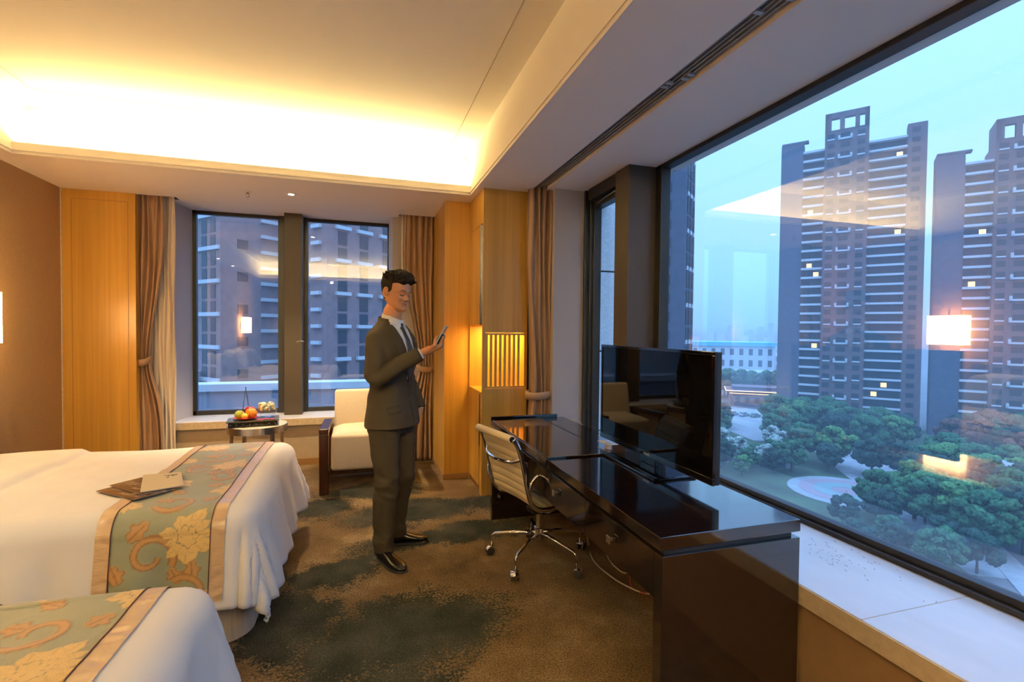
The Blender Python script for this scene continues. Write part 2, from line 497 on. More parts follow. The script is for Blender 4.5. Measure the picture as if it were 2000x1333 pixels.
# end wall: timber panelled pier left of the curtain, plaster round the alcove
pier = MB().box((XL, YF, 0), (-1.975, YG+0.12, ZS))
wp = struct('wall_end_timber', pier, M_['oak'])
g = MB()
x0, x1, z0, z1 = XL+0.075, -2.035, 0.14, ZS-0.085
for a, b in (((x0, YF-0.0015, z1), (x1, YF+0.001, z1+0.004)), ((x0, YF-0.0015, z0), (x1, YF+0.001, z0+0.004)),
             ((x0, YF-0.0015, z0), (x0+0.004, YF+0.001, z1)), ((x1, YF-0.0015, z0), (x1+0.004, YF+0.001, z1))):
    g.box(a, b)
struct('trim_1', g, pmat('panel_groove', (0.34, 0.18, 0.045), 0.6))
struct('trim_2', MB().box((XL, YF-0.012, 0), (XL+0.010, YF, ZS)), M_['marble_edge'])
struct('wall_end_pier_left', MB().prism([(-1.975, YF+0.22), (-1.76, YF+0.22), (-1.69, YG-0.03), (-1.69, YG+0.12), (-1.975, YG+0.12)], 0, ZS+0.03), M_['reveal'])
struct('wall_end_pier_right', MB().prism([(0.345, YF+0.22), (1.05, YF+0.22), (1.05, YG+0.12), (0.325, YG+0.12), (0.325, YG-0.03)], 0, ZS+0.03), M_['reveal'])
struct('wall_end_below_window', MB().box((-1.76, 5.61, 0), (0.36, YG+0.12, ZSILL-0.078)), M_['apron'])
struct('baseboard_end', MB().box((-1.975, 5.60, 0), (0.80, 5.612, 0.07)), M_['brown_base'])
# panel joint lines of the apron below the end window
struct('trim_3', MB().box((-0.86, 5.6085, 0.07), (-0.857, 5.611, ZSILL-0.08)), M_['brown_base'])
# long wall under the window
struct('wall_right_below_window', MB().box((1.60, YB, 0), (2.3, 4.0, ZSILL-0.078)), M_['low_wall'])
# pier at the far end of the long window
YP = 3.975
struct('wall_right_pier', MB().box((1.60, YP, 0), (2.0, 5.6, ZS+0.03)), M_['reveal'])
struct('wall_right_far', MB().box((1.05, 5.3, 0), (1.7, 5.7, ZS+0.03)), M_['reveal'])
# ------------------------------------------------------------------ window sills (stone)
sl = MB().box((1.585, YB, ZSILL-0.075), (2.14, YP, ZSILL))
struct('window_sill_right', sl, M_['marble'], bevel=0.004)
struct('trim_4', MB().box((1.581, YB, ZSILL-0.074), (1.5855, YP, ZSILL-0.004)), M_['marble_edge'])
struct('trim_5', MB().box((1.586, 1.193, ZSILL-0.001), (2.12, 1.196, ZSILL+0.0006)), M_['apron'])
struct('window_sill_end', MB().prism([(-1.765, 5.575), (0.36, 5.575), (0.34, YG+0.01), (-1.70, YG+0.01)], ZSILL-0.075, ZSILL), M_['marble'], bevel=0.004)
struct('trim_6', MB().box((-1.765, 5.571, ZSILL-0.074), (0.36, 5.5755, ZSILL-0.004)), M_['marble_edge'])
# stains of grit on the right sill are small scratches
gr = MB(); rnd = random.Random(4)
for i in range(90):
    x = 1.93 + rnd.gauss(0, 0.09); y = 1.62 + rnd.gauss(0, 0.16)
    if not (1.62 < x < 2.08): continue
    a = rnd.uniform(-0.7, 0.7)+0.9; l = rnd.uniform(0.004, 0.016)
    gr.obox((x, y, ZSILL+0.0006), (l*cos(a)/2, l*sin(a)/2, 0), (-sin(a)*0.0008, cos(a)*0.0008, 0), (0, 0, 0.0003))
tag(obj('sill_scratches', gr, pmat('grit', (0.18, 0.16, 0.15), 0.8)), 'scatter of dark scratches on the stone sill', 'scratches', kind='stuff')

# ------------------------------------------------------------------ ceiling: soffit ring, curtain slots, tray
XT0, XT1 = -2.37, 0.965
YT1 = 4.435; YT0 = -1.4
SLX0, SLX1 = 1.425, 1.55
cm = M_['paint']
sf = MB()
TH = 0.05
def slab(a, b, z=ZS, t=TH): sf.box((a[0], a[1], z), (b[0], b[1], z+t))
slab((XL-0.1, YB-0.1), (XT0, YF+0.02)); slab((XT1, YB-0.1), (SLX0, YF+0.02)); slab((XT0, YT1), (XT1, YF+0.02)); slab((XT0, YB-0.1), (XT1, YT0))
slab((SLX1, YB-0.1), (2.3, 5.6))
slab((SLX0, YP+0.4), (SLX1, 5.6))
slab((-2.6, YF+0.17), (2.3, YG+0.2), ZS+0.012)
slab((XL-0.1, YF+0.02), (-1.985, YG+0.1))
slab((-1.66, YF+0.0205), (0.40, YF+0.1695))
slab((0.80, YF+0.02), (2.3, YG+0.1))
struct('ceiling', sf, cm)
# slot boxes over the curtain tracks
cs = MB().box((SLX0-0.01, YB, ZS+0.10), (SLX1+0.01, 5.2, ZS+0.12)).box((SLX0-0.012, YB, ZS+TH), (SLX0, 5.2, ZS+0.12)).box((SLX1, YB, ZS+TH), (SLX1+0.012, 5.2, ZS+0.12))
cs.box((-1.985, YF+0.02, ZS+0.10), (0.8, YF+0.17, ZS+0.12)).box((-1.985, YF+0.01, ZS+TH), (0.8, YF+0.02, ZS+0.12)).box((-1.985, YF+0.17, ZS+0.01), (0.8, YF+0.18, ZS+0.12))
struct('ceiling_slot', cs, cm)
# tray: lips, faces and upper ceiling
tr = MB()
LZ = 2.755
tr.box((XT0-0.02, YT1, ZS+TH), (XT1+0.02, YT1+0.02, LZ))                # far lip
tr.box((XT0-0.02, YT0-0.02, ZS+TH), (XT1+0.02, YT0, LZ))                # near lip

tr.box((XT0-0.02, YT1+0.165, ZS+TH), (XT1+0.02, YT1+0.185, ZC+0.05))    # trough back
tr.box((XT0-0.02, YT0-0.185, ZS+TH), (XT1+0.02, YT0-0.165, ZC+0.05))

tr.box((XT1, YT0-0.17, ZS+TH), (XT1+0.02, YT1+0.17, ZC+0.05))           # right face
tr.box((XT0-0.02, YT0-0.17, ZS+TH), (XT0, YT1+0.17, ZC+0.05))           # left face
tr.box((XL-0.1, YB-0.1, ZC), (2.3, 4.7, ZC+0.06))
struct('ceiling_tray', tr, cm)
# small step moulding round the lower edge of the tray
st = MB()
e = 0.014
for z0_, z1_, e_ in ((ZS+0.0, ZS+0.024, e*0.45), (ZS+0.0235, ZS+0.034, e)):
    st.box((XT0, YT1-e_, z0_), (XT1, YT1-0.0005, z1_)); st.box((XT1-e_, YT0, z0_), (XT1-0.0005, YT1-e_-0.0005, z1_)); st.box((XT0+0.0005, YT0, z0_), (XT0+e_, YT1-e_-0.0005, z1_))
struct('trim_7', st, cm)
# shadow groove of the tray ceiling, its shade painted as darker strips
gv = MB(); gx0, gx1, gy0, gy1 = -2.17, 0.775, -1.2, 4.27
for a, b in (((gx0, gy1), (gx1, gy1+0.006)), ((gx0, gy0), (gx1, gy0+0.006)), ((gx0, gy0), (gx0+0.006, gy1)), ((gx1-0.006, gy0), (gx1, gy1))):
    gv.box((*a, ZC-0.002), (*b, ZC+0.001))
struct('trim_8', gv, pmat('groove_shade', (0.42, 0.37, 0.30), 0.8))
led = MB().box((XT0+0.05, YT1+0.06, ZS+0.072), (XT1-0.05, YT1+0.075, ZS+0.085))
tag(obj('cove_light_strip', led, pmat('led_strip', (1, 1, 1), 0.5, emit=(1.0, 0.62, 0.25), estr=6)), 'long warm light strip hidden in the ceiling cove above the end window', 'light strip')

# ------------------------------------------------------------------ curtain tracks in the long slot
def track(x, lab, y0, y1):
    t = thing('curtain_track', (x, (y0+y1)/2, ZS+0.02), lab, 'curtain track')
    obj('rail', MB().box((x-0.014, y0, ZS+0.045), (x+0.014, y1, ZS+0.06)).box((x-0.014, y0, ZS+0.012), (x-0.010, y1, ZS+0.05)).box((x+0.010, y0, ZS+0.012), (x+0.014, y1, ZS+0.05)), M_['track'], t)
    return t
t1 = track(SLX0+0.030, 'outer aluminium curtain track in the ceiling slot along the long window', -2.4, YP+0.3)
t2 = track(SLX0+0.078, 'inner aluminium curtain track in the ceiling slot nearer the glass', -2.4, YP+0.3)
for y in (1.55, 2.12, 2.16):
    obj('bracket', MB().box((SLX0+0.012, y, ZS+0.004), (SLX0+0.05, y+0.02, ZS+0.014)), M_['track'], t1)
    obj('bracket', MB().box((SLX0+0.062, y-0.1, ZS+0.004), (SLX0+0.098, y-0.08, ZS+0.014)), M_['track'], t2)

# ------------------------------------------------------------------ windows
# end window: two panes and a deep mullion
def window(name, bars, panes, gmat, extra=()):
    r = thing(name, (0, 0, 0), None, None); r['kind'] = 'structure'
    xs = [c for b in bars for c in (b[0][0], b[1][0])]; ys = [c for b in bars for c in (b[0][1], b[1][1])]
    r.location = ((min(xs)+max(xs))/2, (min(ys)+max(ys))/2, ZSILL)
    m = MB()
    for a, b in bars: m.box(a, b)
    obj('window_frame', m, M_['frame'], r, bevel=0.003)
    for i, (a, b) in enumerate(panes): obj('glass', MB().box(a, b), gmat, r)
    for nm, m2, mt in extra: obj(nm, m2, mt, r, bevel=0.003)
    return r
ZT = ZS+0.012
hand = MB().tube([(-0.655, 5.79, 1.30), (-0.60, 5.775, 1.31), (-0.575, 5.775, 1.30)], 0.006, 8)
window('window_1',
       [((-1.70, YG-0.03, ZSILL), (-1.655, YG+0.03, ZT)), ((0.31, YG-0.03, ZSILL), (0.335, YG+0.03, ZT)),
        ((-1.70, YG-0.03, ZSILL), (0.335, YG+0.03, ZSILL+0.048)), ((-1.70, YG-0.03, ZT-0.035), (0.335, YG+0.03, ZT)),
        ((-0.62, YG-0.05, ZSILL), (-0.555, YG+0.03, ZT)), ((-0.86, YG-0.05, ZSILL), (-0.78, YG+0.03, ZT))],
       [((-1.66, YG-0.003, ZSILL+0.04), (-0.78, YG+0.003, ZT-0.03)), ((-0.56, YG-0.003, ZSILL+0.04), (0.32, YG+0.003, ZT-0.03))],
       M_['glass_end'],
       [('mullion', MB().box((-0.775, 5.80, ZSILL+0.001), (-0.595, YG+0.03, ZT)), M_['mullion']), ('handle', hand, M_['steel'])])
# long window on the right: narrow casement, deep box mullion, large fixed pane
window('window_2',
       [((XG-0.05, 3.22-5.6, ZSILL), (XG+0.03, 3.22, ZSILL+0.022)), ((XG-0.025, -2.4, ZSILL+0.02), (XG+0.03, 3.22, ZSILL+0.05)),
        ((XG-0.05, -2.4, ZS-0.028), (XG+0.03, 3.22, ZS)), ((XG-0.05, 3.15, ZSILL), (XG+0.03, 3.22, ZS))],
       [((XG-0.004, -2.4, ZSILL+0.04), (XG+0.004, 3.22, ZS-0.02))], M_['glass'],
       [('mullion', MB().box((1.875, 3.22, ZSILL+0.001), (XG+0.03, 3.42, ZS)), M_['mullion'])])
XC = 2.0
window('window_3',
       [((1.875, YP-0.030, ZSILL), (XC+0.015, YP, ZS)), ((1.915, YP-0.050, ZSILL), (XC+0.015, YP-0.030, ZS)), ((1.945, YP-0.066, ZSILL), (XC+0.015, YP-0.050, ZS)),
        ((1.885, 3.42, ZS-0.10), (XC+0.015, YP-0.066, ZS)), ((1.935, 3.42, ZS-0.16), (XC+0.015, YP-0.066, ZS-0.10)),
        ((1.93, 3.42, ZSILL), (XC+0.015, YP-0.066, ZSILL+0.05)), ((XC-0.03, 3.42, ZSILL+0.05), (XC+0.015, 3.45, ZS-0.16))],
       [((XC-0.004, 3.45, ZSILL+0.05), (XC+0.004, YP-0.066, ZS-0.16))], M_['glass'],
       [('casement_stay', MB().tube([(1.92, 3.5, ZS-0.115), (1.93, 3.7, ZS-0.12), (1.94, 3.85, ZS-0.13)], 0.008, 8), M_['steel'])])
# stone pilaster outside, just beyond the casement
pl = MB()
for i in range(5):
    pl.box((2.03, 4.35, -0.3+i*0.78), (2.74, 5.2, -0.3+i*0.78+0.762))
tag(obj('stone_pilaster', pl, pmat('granite', (0.78, 0.78, 0.76), 0.7, var=0.12, scale=60)), 'pale granite pilaster with dark joints outside the narrow casement', 'pilaster', kind='structure')

# ------------------------------------------------------------------ ceiling fittings
def downlight(x, y, z, lab, power=16, spot=70, tgt=(0, 0, -1), blend=0.6, color=WARM2):
    t = thing('downlight', (x, y, z-0.01), lab, 'downlight', 'recessed downlights in the soffit')
    obj('trim_ring', MB().lathe([(0.028, 0.0), (0.048, -0.003), (0.052, 0.0), (0.052, 0.004), (0.028, 0.006)], (x, y, z-0.004), 28), M_['white'], t, smooth=True)
    obj('lens', MB().lathe([(0.0, -0.002), (0.020, -0.004), (0.027, 0.0), (0.0, 0.003)], (x, y, z-0.002), 20), M_['bulb'], t, smooth=True)
    light('downlight_lamp', 'SPOT', (x, y, z-0.02), power, color, direction=tgt, spot=rad(spot), blend=blend, parent=t, shadow_soft=0.03)
    return t
downlight(-0.60, 4.93, ZS, 'small round downlight glowing in the soffit above the side table', 120, 85)
downlight(XL+0.13, 2.10, ZS, 'round downlight in the narrow soffit above the nightstand between the beds', 22, 75, (0.25, 0, -1))
downlight(XL+0.13, 3.15, ZS, 'round downlight in the narrow soffit above the pillows of the far bed', 18, 80, (0.45, 0, -1))
downlight(XL+0.13, 1.05, ZS, 'round downlight in the narrow soffit above the pillows of the near bed', 18, 80, (0.45, 0, -1))
downlight(-0.70, -1.75, ZS, 'added fill light behind the camera over the foot of the room', 16, 120, (0.0, 0.8, -1))  # this and the next two: unseen fill lights added to raise the room level
downlight(-1.80, -1.75, ZS, 'added fill light behind the camera near the headboard wall', 16, 120, (0.1, 0.8, -1))
downlight(0.60, -1.75, ZS, 'added fill light behind the camera near the window side', 10, 120, (0.0, 0.8, -1))
sp = thing('sprinkler', (-0.965, 4.97, ZS-0.04), 'small brass fire sprinkler head hanging from the soffit left of the downlight', 'sprinkler')
obj('escutcheon', MB().lathe([(0.0, 0.0), (0.034, 0.0), (0.030, -0.006), (0.012, -0.008), (0.0, -0.008)], (-0.965, 4.97, ZS), 24), M_['white'], sp, smooth=True)
obj('body', MB().lathe([(0.010, -0.006), (0.010, -0.022), (0.006, -0.024), (0.0, -0.024)], (-0.965, 4.97, ZS), 12).tube([(-0.977, 4.97, ZS-0.02), (-0.979, 4.97, ZS-0.04), (-0.965, 4.97, ZS-0.05)], 0.002, 6).tube([(-0.953, 4.97, ZS-0.02), (-0.951, 4.97, ZS-0.04), (-0.965, 4.97, ZS-0.05)], 0.002, 6), pmat('brass', (0.5, 0.32, 0.12), 0.3, 1.0), sp)
obj('deflector', MB().lathe([(0.0, -0.05), (0.015, -0.05), (0.015, -0.052), (0.0, -0.052)], (-0.965, 4.97, ZS), 14), M_['steel'], sp)

# ------------------------------------------------------------------ left wall sconces (square drum shades)
def sconce(y, lab):
    t = thing('wall_sconce', (XL+0.12, y, 1.32), lab, 'wall lamp', 'shaded lamps on the headboard wall')
    obj('backplate', MB().box((XL, y-0.05, 1.40), (XL+0.015, y+0.05, 1.58)), M_['walnut'], t, bevel=0.002)
    fr = MB()
    for dx in (0.045, 0.19):
        for dy in (-0.19, 0.19):
            fr.box((XL+dx-0.004, y+dy-0.004, 1.28), (XL+dx+0.004, y+dy+0.004, 1.73))
    for z in (1.315, 1.685): fr.box((XL+0.041, y-0.194, z-0.004), (XL+0.194, y+0.194, z+0.002))
    obj('frame', MB().box((XL+0.0, y-0.006, 1.47), (XL+0.10, y+0.006, 1.482)).box((XL+0.11, y-0.004, 1.30), (XL+0.118, y+0.004, 1.74)), M_['walnut'], t)
    sh = MB()
    a, b, c, d = XL+0.05, XL+0.185, y-0.185, y+0.185
    sh.box((b-0.003, c, 1.325), (b, d, 1.675)).box((a, c, 1.325), (b, c+0.003, 1.675)).box((a, d-0.003, 1.325), (b, d, 1.675))
    obj('lamp_shade', sh, M_['shade'], t)
    return t
sconce(4.10, 'glowing square fabric wall lamp at the left edge, beyond the far bed')
sconce(-0.25, 'glowing fabric wall lamp behind the camera beside the near bed')

# ------------------------------------------------------------------ oak minibar cabinet with slatted light panel, and oak pier beside it
oak = M_['oak']
struct('wall_oak_pier', MB().box((0.775, 4.70, 0), (1.03, 5.7, ZS+0.02)), oak, bevel=0.002)
struct('trim_9', MB().box((0.771, 4.696, 0), (1.02, 4.70, 0.055)).box((0.771, 4.70, 0), (0.775, 5.6, 0.055)), M_['brown_base'])
CX0, CX1, CY0, CY1 = 1.018, 1.425, 4.16, 4.70
cab = thing('minibar_cabinet', ((CX0+CX1)/2, (CY0+CY1)/2, 0), 'tall honey oak cabinet with lit open niche and glowing slatted side panel', 'cabinet')
wx0, wx1, wz0, wz1 = 1.066, 1.40, 0.955, 1.405     # slatted opening in the panel facing the camera
fp = MB()
fp.box((CX0, CY0, 0), (CX1, CY0+0.022, wz0-0.02)).box((CX0, CY0, wz1+0.02), (CX1, CY0+0.022, ZS))
fp.box((CX0, CY0, wz0-0.02), (wx0-0.022, CY0+0.022, wz1+0.02)).box((wx1+0.012, CY0, wz0-0.02), (CX1, CY0+0.022, wz1+0.02))
obj('front_panel', fp, oak, cab)
ins = MB()
ins.box((wx0-0.019, CY0+0.002, wz0-0.017), (wx1+0.010, CY0+0.020, wz0)).box((wx0-0.019, CY0+0.002, wz1), (wx1+0.010, CY0+0.020, wz1+0.017)).box((wx0-0.019, CY0+0.002, wz0), (wx0, CY0+0.020, wz1)).box((wx1, CY0+0.002, wz0), (wx1+0.010, CY0+0.020, wz1))
obj('grille_frame', ins, oak, cab)
ns = 8; pitch_s = (wx1-wx0)/ns
for i in range(ns-1):
    x = wx0 + (i+1)*pitch_s - 0.0105
    obj('slat', MB().box((x-0.0105, CY0+0.004, wz0-0.001), (x+0.0105, CY0+0.020, wz1+0.001)), oak, cab, bevel=0.001)
ca = MB()
ca.box((CX1-0.02, CY0+0.022, 0), (CX1, CY1, ZS)).box((CX0, CY1-0.02, 0), (CX1-0.02, CY1, ZS))
ca.box((CX0+0.02, CY0+0.022, 1.49), (CX1-0.02, CY1-0.02, 1.51)).box((CX0, CY0+0.022, 2.375), (CX0+0.02, CY1-0.02, ZS)).box((CX0+0.02, CY0+0.022, 2.35), (CX1-0.02, CY1-0.02, 2.37))
obj('carcass', ca, oak, cab)
obj('counter', MB().box((CX0-0.006, CY0+0.024, 0.885), (CX1-0.02, CY1-0.022, 0.905)), M_['oak'], cab, bevel=0.002)
d1 = obj('door', MB().box((CX0, CY0+0.11, 1.492), (CX0+0.02, CY1-0.022, 2.372)), oak, cab, bevel=0.001)
obj('glass_strip', MB().box((CX0+0.004, CY0+0.03, 1.492), (CX0+0.012, CY0+0.105, 2.372)), M_['gloss_black'], cab)
obj('handle', MB().box((CX0-0.008, CY0+0.085, 1.50), (CX0+0.004, CY0+0.098, 2.37)), M_['steel'], d1)
d2 = obj('door', MB().box((CX0, CY0+0.11, 0.06), (CX0+0.02, CY1-0.022, 0.882)), oak, cab, bevel=0.001)
obj('handle', MB().box((CX0-0.004, CY0+0.08, 0.42), (CX0+0.004, CY0+0.102, 0.875)), M_['black'], d2)
obj('side_stile', MB().box((CX0, CY0+0.022, 0.0), (CX0+0.02, CY0+0.078, 0.882)), oak, cab)
obj('plinth', MB().box((CX0+0.012, CY0+0.078, 0), (CX0+0.03, CY1-0.022, 0.058)), M_['oak_dark'], cab)
light('niche_lamp', 'AREA', (1.24, 4.42, 1.485), 4.0, (1.0, 0.62, 0.15), 0.22, 0.3, (0, 0, -1), parent=cab)

# ------------------------------------------------------------------ curtains
def curtain_mesh(x0, x1, y, ztop, zbot, waves, amp, tie=None, tie_w=0.4, tie_c=None, phase=0.0, th=0.004, nz=60, seed=1, flare=1.0, axis='x', belly=0.0):
    """pleated drape; x0..x1 at the head; gathered to tie_w of its width at height `tie` about tie_c"""
    n = waves*14
    rnd = random.Random(seed)
    wob = [rnd.uniform(-0.5, 0.5) for _ in range(waves*2+3)]
    def P(u, v):
        z = ztop + (zbot-ztop)*v
        k = 1.0; c = (x0+x1)/2
        if tie is not None:
            d = (z-tie)
            s = math.exp(-(d/(0.62 if d > 0 else 0.34))**2)
            k = 1 - (1-tie_w)*s
            cc = tie_c if tie_c is not None else c
            c = c + (cc-c)*s
        q = u*waves
        i = int(min(q, waves-1e-6)*2)
        ph = q + 0.35*(wob[i]*(1-(q*2 % 1)) + wob[min(i+1, len(wob)-1)]*(q*2 % 1))
        x = c + (u-0.5)*(x1-x0)*k + 0.006*sin(5*z+u*9)
        a = amp*(0.75+0.5*abs(wob[i]))*(0.55+0.45*k)*(0.7+0.3*sin(2.1*z+seed+u*3))
        yy = y + a*sin(2*PI*ph+phase) + belly*sin(PI*v)*0.0
        return Vector((x, yy, z)) if axis == 'x' else Vector((yy, x, z))
    m = MB().grid(lambda u, v: P(u, v), n+1, nz)
    return m

def curtain(name, lab, mat, loc, mb, tieback=None, th=0.003, group=None):
    t = thing(name, loc, lab, 'curtain', group)
    o = obj('drape', mb, mat, t, smooth=True)
    s = o.modifiers.new('thick', 'SOLIDIFY'); s.thickness = th
    if tieback:
        x0, x1, y, z, d, droop = tieback
        m = MB(); rings = []
        for k in range(40):
            a = 2*PI*k/40
            cx, rx = (x0+x1)/2, (x1-x0)/2
            p = Vector((cx+rx*cos(a), y+d*sin(a), z + droop*cos(a) - 0.02*(1 if sin(a) < 0 else 0)*abs(sin(a))))
            nrm = Vector((cos(a)*d, sin(a)*rx, 0)).normalized()
            h = 0.032
            rings.append([p+nrm*0.004+Vector((0, 0, h)), p+nrm*0.010, p+nrm*0.004-Vector((0, 0, h)), p-nrm*0.002-Vector((0, 0, h)), p-nrm*0.002+Vector((0, 0, h))])
        m.loft(rings, closed=True)
        obj('tieback', m, mat, t, smooth=True)
    return t
zt = ZS+0.05
curtain('window_curtain', 'brown satin curtain gathered by a tieback beside the left timber panel', M_['curtain'], (-1.88, 5.46, 0),
        curtain_mesh(-1.975, -1.775, 5.462, zt, 0.01, 4, 0.034, tie=1.13, tie_w=0.42, tie_c=-1.935, seed=3), (-1.985, -1.885, 5.462, 1.13, 0.045, 0.012))
curtain('sheer_curtain', 'ivory sheer curtain hanging behind the left brown curtain', M_['sheer'], (-1.76, 5.535, 0),
        curtain_mesh(-1.90, -1.70, 5.528, zt, 0.01, 5, 0.020, seed=8), th=0.001)
curtain('window_curtain', 'brown curtain hanging behind the man against the oak pier', M_['curtain'], (0.62, 5.44, 0),
        curtain_mesh(0.47, 0.765, 5.455, zt, 0.01, 5, 0.036, tie=1.03, tie_w=0.52, tie_c=0.69, seed=5), (0.605, 0.772, 5.455, 1.03, 0.05, -0.008))
curtain('sheer_curtain', 'ivory sheer curtain edge left of the brown curtain behind the man', M_['sheer'], (0.44, 5.53, 0),
        curtain_mesh(0.42, 0.60, 5.53, zt, 0.01, 5, 0.018, tie=1.0, tie_w=0.4, tie_c=0.70, seed=11), th=0.001)
curtain('window_curtain', 'brown curtain with tieback between the slatted panel and the long window, behind the desk', M_['curtain'], (1.50, 4.02, 0),
        curtain_mesh(1.385, 1.60, 4.055, zt, 0.01, 4, 0.040, tie=0.93, tie_w=0.95, tie_c=1.525, seed=6), (1.385, 1.63, 4.055, 0.90, 0.06, 0.012))
curtain('sheer_curtain', 'pale sheer curtain edge between the brown curtain and the window pier, right of the slats', M_['sheer'], (1.61, 3.93, 0),
        curtain_mesh(1.57, 1.64, 4.085, zt, 0.01, 2, 0.016, seed=14), th=0.001)

# ------------------------------------------------------------------ beds
ZB = 0.625
def cloth_point(a, b, x1, y0, y1, r=0.085, off=0.0, seed=0, ztop=ZB, flare=0.16, wr=1.0, x0=-9):
    """map flat cloth coordinates to the draped surface (foot side x1, long sides y0,y1)"""
    ax = a-(x1-r) if a > x1-r else 0.0
    if b < y0+r: by = b-(y0+r)
    elif b > y1-r: by = b-(y1-r)
    else: by = 0.0
    cx = min(a, x1-r); cy = min(max(b, y0+r), y1-r)
    p = 4.2
    d = (abs(ax)**p + abs(by)**p)**(1/p)
    w = noise.noise(Vector((a*3.1, b*3.1, seed*7.3)))*0.014 + noise.noise(Vector((a*8, b*8, seed*3.1)))*0.007 + (0.5-abs(noise.noise(Vector((a*6+b*3, b*5-a*2, seed+4)))))**3*0.030*(0.5+noise.noise(Vector((a*2, b*2, seed+8))))
    puff = -0.010*cos(2*PI*(b-y0)/(y1-y0)) * 0.5 + 0.012
    if d < 1e-6:
        edge = min(1, min(x1-r-a, b-(y0+r), (y1-r)-b)/0.25 + 0.35)
        return Vector((a, b, ztop + off + (w*wr)*edge + puff*edge*0.6))
    h = math.hypot(ax, by); ux, uy = (ax/h, by/h) if h > 1e-9 else (1, 0)
    arc = r*PI/2
    if d < arc:
        out = r*sin(d/r); z = ztop - r*(1-cos(d/r)); nrm = Vector((ux*sin(d/r), uy*sin(d/r), cos(d/r)))
    else:
        e = d-arc
        out = r + e*flare; z = ztop - r - e*0.985; nrm = Vector((ux, uy, 0.12))
    per = (b if abs(ux) > abs(uy) else a)
    ang = math.atan2(uy, ux)
    fold = min(1, max(0, (d-0.10)/0.3))
    s = per*1.0 + ang*0.35
    wv = (0.018*sin(s*17+seed*2) + 0.012*sin(s*31+1.3+seed) + 0.02*noise.noise(Vector((s*5, d*2.0, seed))))*fold*wr
    wv += w*0.8*wr
    # corner swing
    cf = 4*abs(ux*uy)
    out += wv + 0.012*cf*fold*max(0.0, wr)
    return Vector((cx+ux*out, cy+uy*out, z + 0.35*puff)) + nrm*off

def bed(y0, y1, lab, seed, dlab):
    x1 = -0.445
    t = thing('twin_bed', (-1.45, (y0+y1)/2, 0), lab, 'bed', 'twin beds')
    # upholstered base with rounded foot corners
    bx1, by0, by1, rr = x1-0.035, y0+0.03, y1-0.03, 0.13
    pts = [(XL+0.12, by0)]
    for k in range(9):
        a = -PI/2+PI/2*k/8; pts.append((bx1-rr+rr*cos(a), by0+rr+rr*sin(a)))
    for k in range(9):
        a = PI/2*k/8; pts.append((bx1-rr+rr*cos(a), by1-rr+rr*sin(a)))
    pts.append((XL+0.12, by1))
    obj('bed_base', MB().prism(pts, 0.012, 0.33), M_['skirt'], t)
    def shrink(p, q): return [(x-(q if x > -1 else 0), y+(q if y < (y0+y1)/2 else -q)) for x, y in p]
    obj('mattress', MB().prism(shrink(pts, 0.012), 0.331, ZB-0.03), M_['sheet'], t, bevel=0.03)
    L = 0.36
    nu, nv = 120, 118
    a0, a1_ = XL+0.35, x1-0.085+L+0.11
    b0_, b1_ = y0+0.085-L-0.10, y1-0.085+L+0.10
    def dv(u, v):
        a = a0+(a1_-a0)*u; b = b0_+(b1_-b0_)*v
        p = cloth_point(a, b, x1, y0, y1, seed=seed)
        # turned-back fold towards the head
        f = a - (-1.72 + 0.10*sin(b*2+seed)) 
        if f < 0: p.z += 0.022*min(1, -f/0.04)*(1 if abs(p.z-ZB) < 0.08 else 0.4)
        # long soft creases
        p.z += 0.006*sin(a*6+b*3+seed)*(1 if p.z > ZB-0.02 else 0)
        return p
    o = obj('duvet', MB().grid(dv, nu, nv), M_['sheet'], t, smooth=True, label='white cotton duvet hanging over the foot of the bed')
    s = o.modifiers.new('thick', 'SOLIDIFY'); s.thickness = 0.018; s.offset = 1
    for i in range(2):
        for j in range(2):
            yy = y0+0.36+j*0.66; xx = XL+0.20+i*0.17
            pm = MB()
            def pf(u, v, xx=xx, yy=yy, i=i):
                th_, ph = 2*PI*u, PI*v-PI/2
                c1 = abs(cos(ph))**0.5*(1 if cos(ph) >= 0 else -1)
                sx_, sy_ = cos(th_), sin(th_)
                ex = abs(sx_)**0.45*(1 if sx_ > 0 else -1); ey = abs(sy_)**0.45*(1 if sy_ > 0 else -1)
                n_ = 0.012*noise.noise(Vector((ex*2, ey*2, xx*9)))
                loc = Vector((0.075*sin(ph)+n_, 0.29*ex*c1, 0.19*ey*c1))
                q = Matrix.Rotation(-0.38, 3, 'Y') @ loc
                return Vector((xx, yy, ZB+0.22-0.012*i)) + q
            pm.grid(pf, 32, 14, closed_u=True)
            q = obj('pillow', pm, M_['sheet'], t, smooth=True)
    # green cushion in front
    cm_ = MB()
    def cf(u, v):
        th_, ph = 2*PI*u, PI*v-PI/2
        c1 = abs(cos(ph))**0.6; sx_, sy_ = cos(th_), sin(th_)
        ex = abs(sx_)**0.4*(1 if sx_ > 0 else -1); ey = abs(sy_)**0.4*(1 if sy_ > 0 else -1)
        q = Matrix.Rotation(-0.5, 3, 'Y') @ Vector((0.06*sin(ph), 0.2*ex*c1, 0.2*ey*c1))
        return Vector((XL+0.56, (y0+y1)/2, ZB+0.22)) + q
    cm_.grid(cf, 28, 12, closed_u=True)
    obj('cushion', cm_, pmat('sage_cushion', (0.16, 0.18, 0.13), 0.5, var=0.2, scale=12), t, smooth=True, label='sage green cushion')
    return t

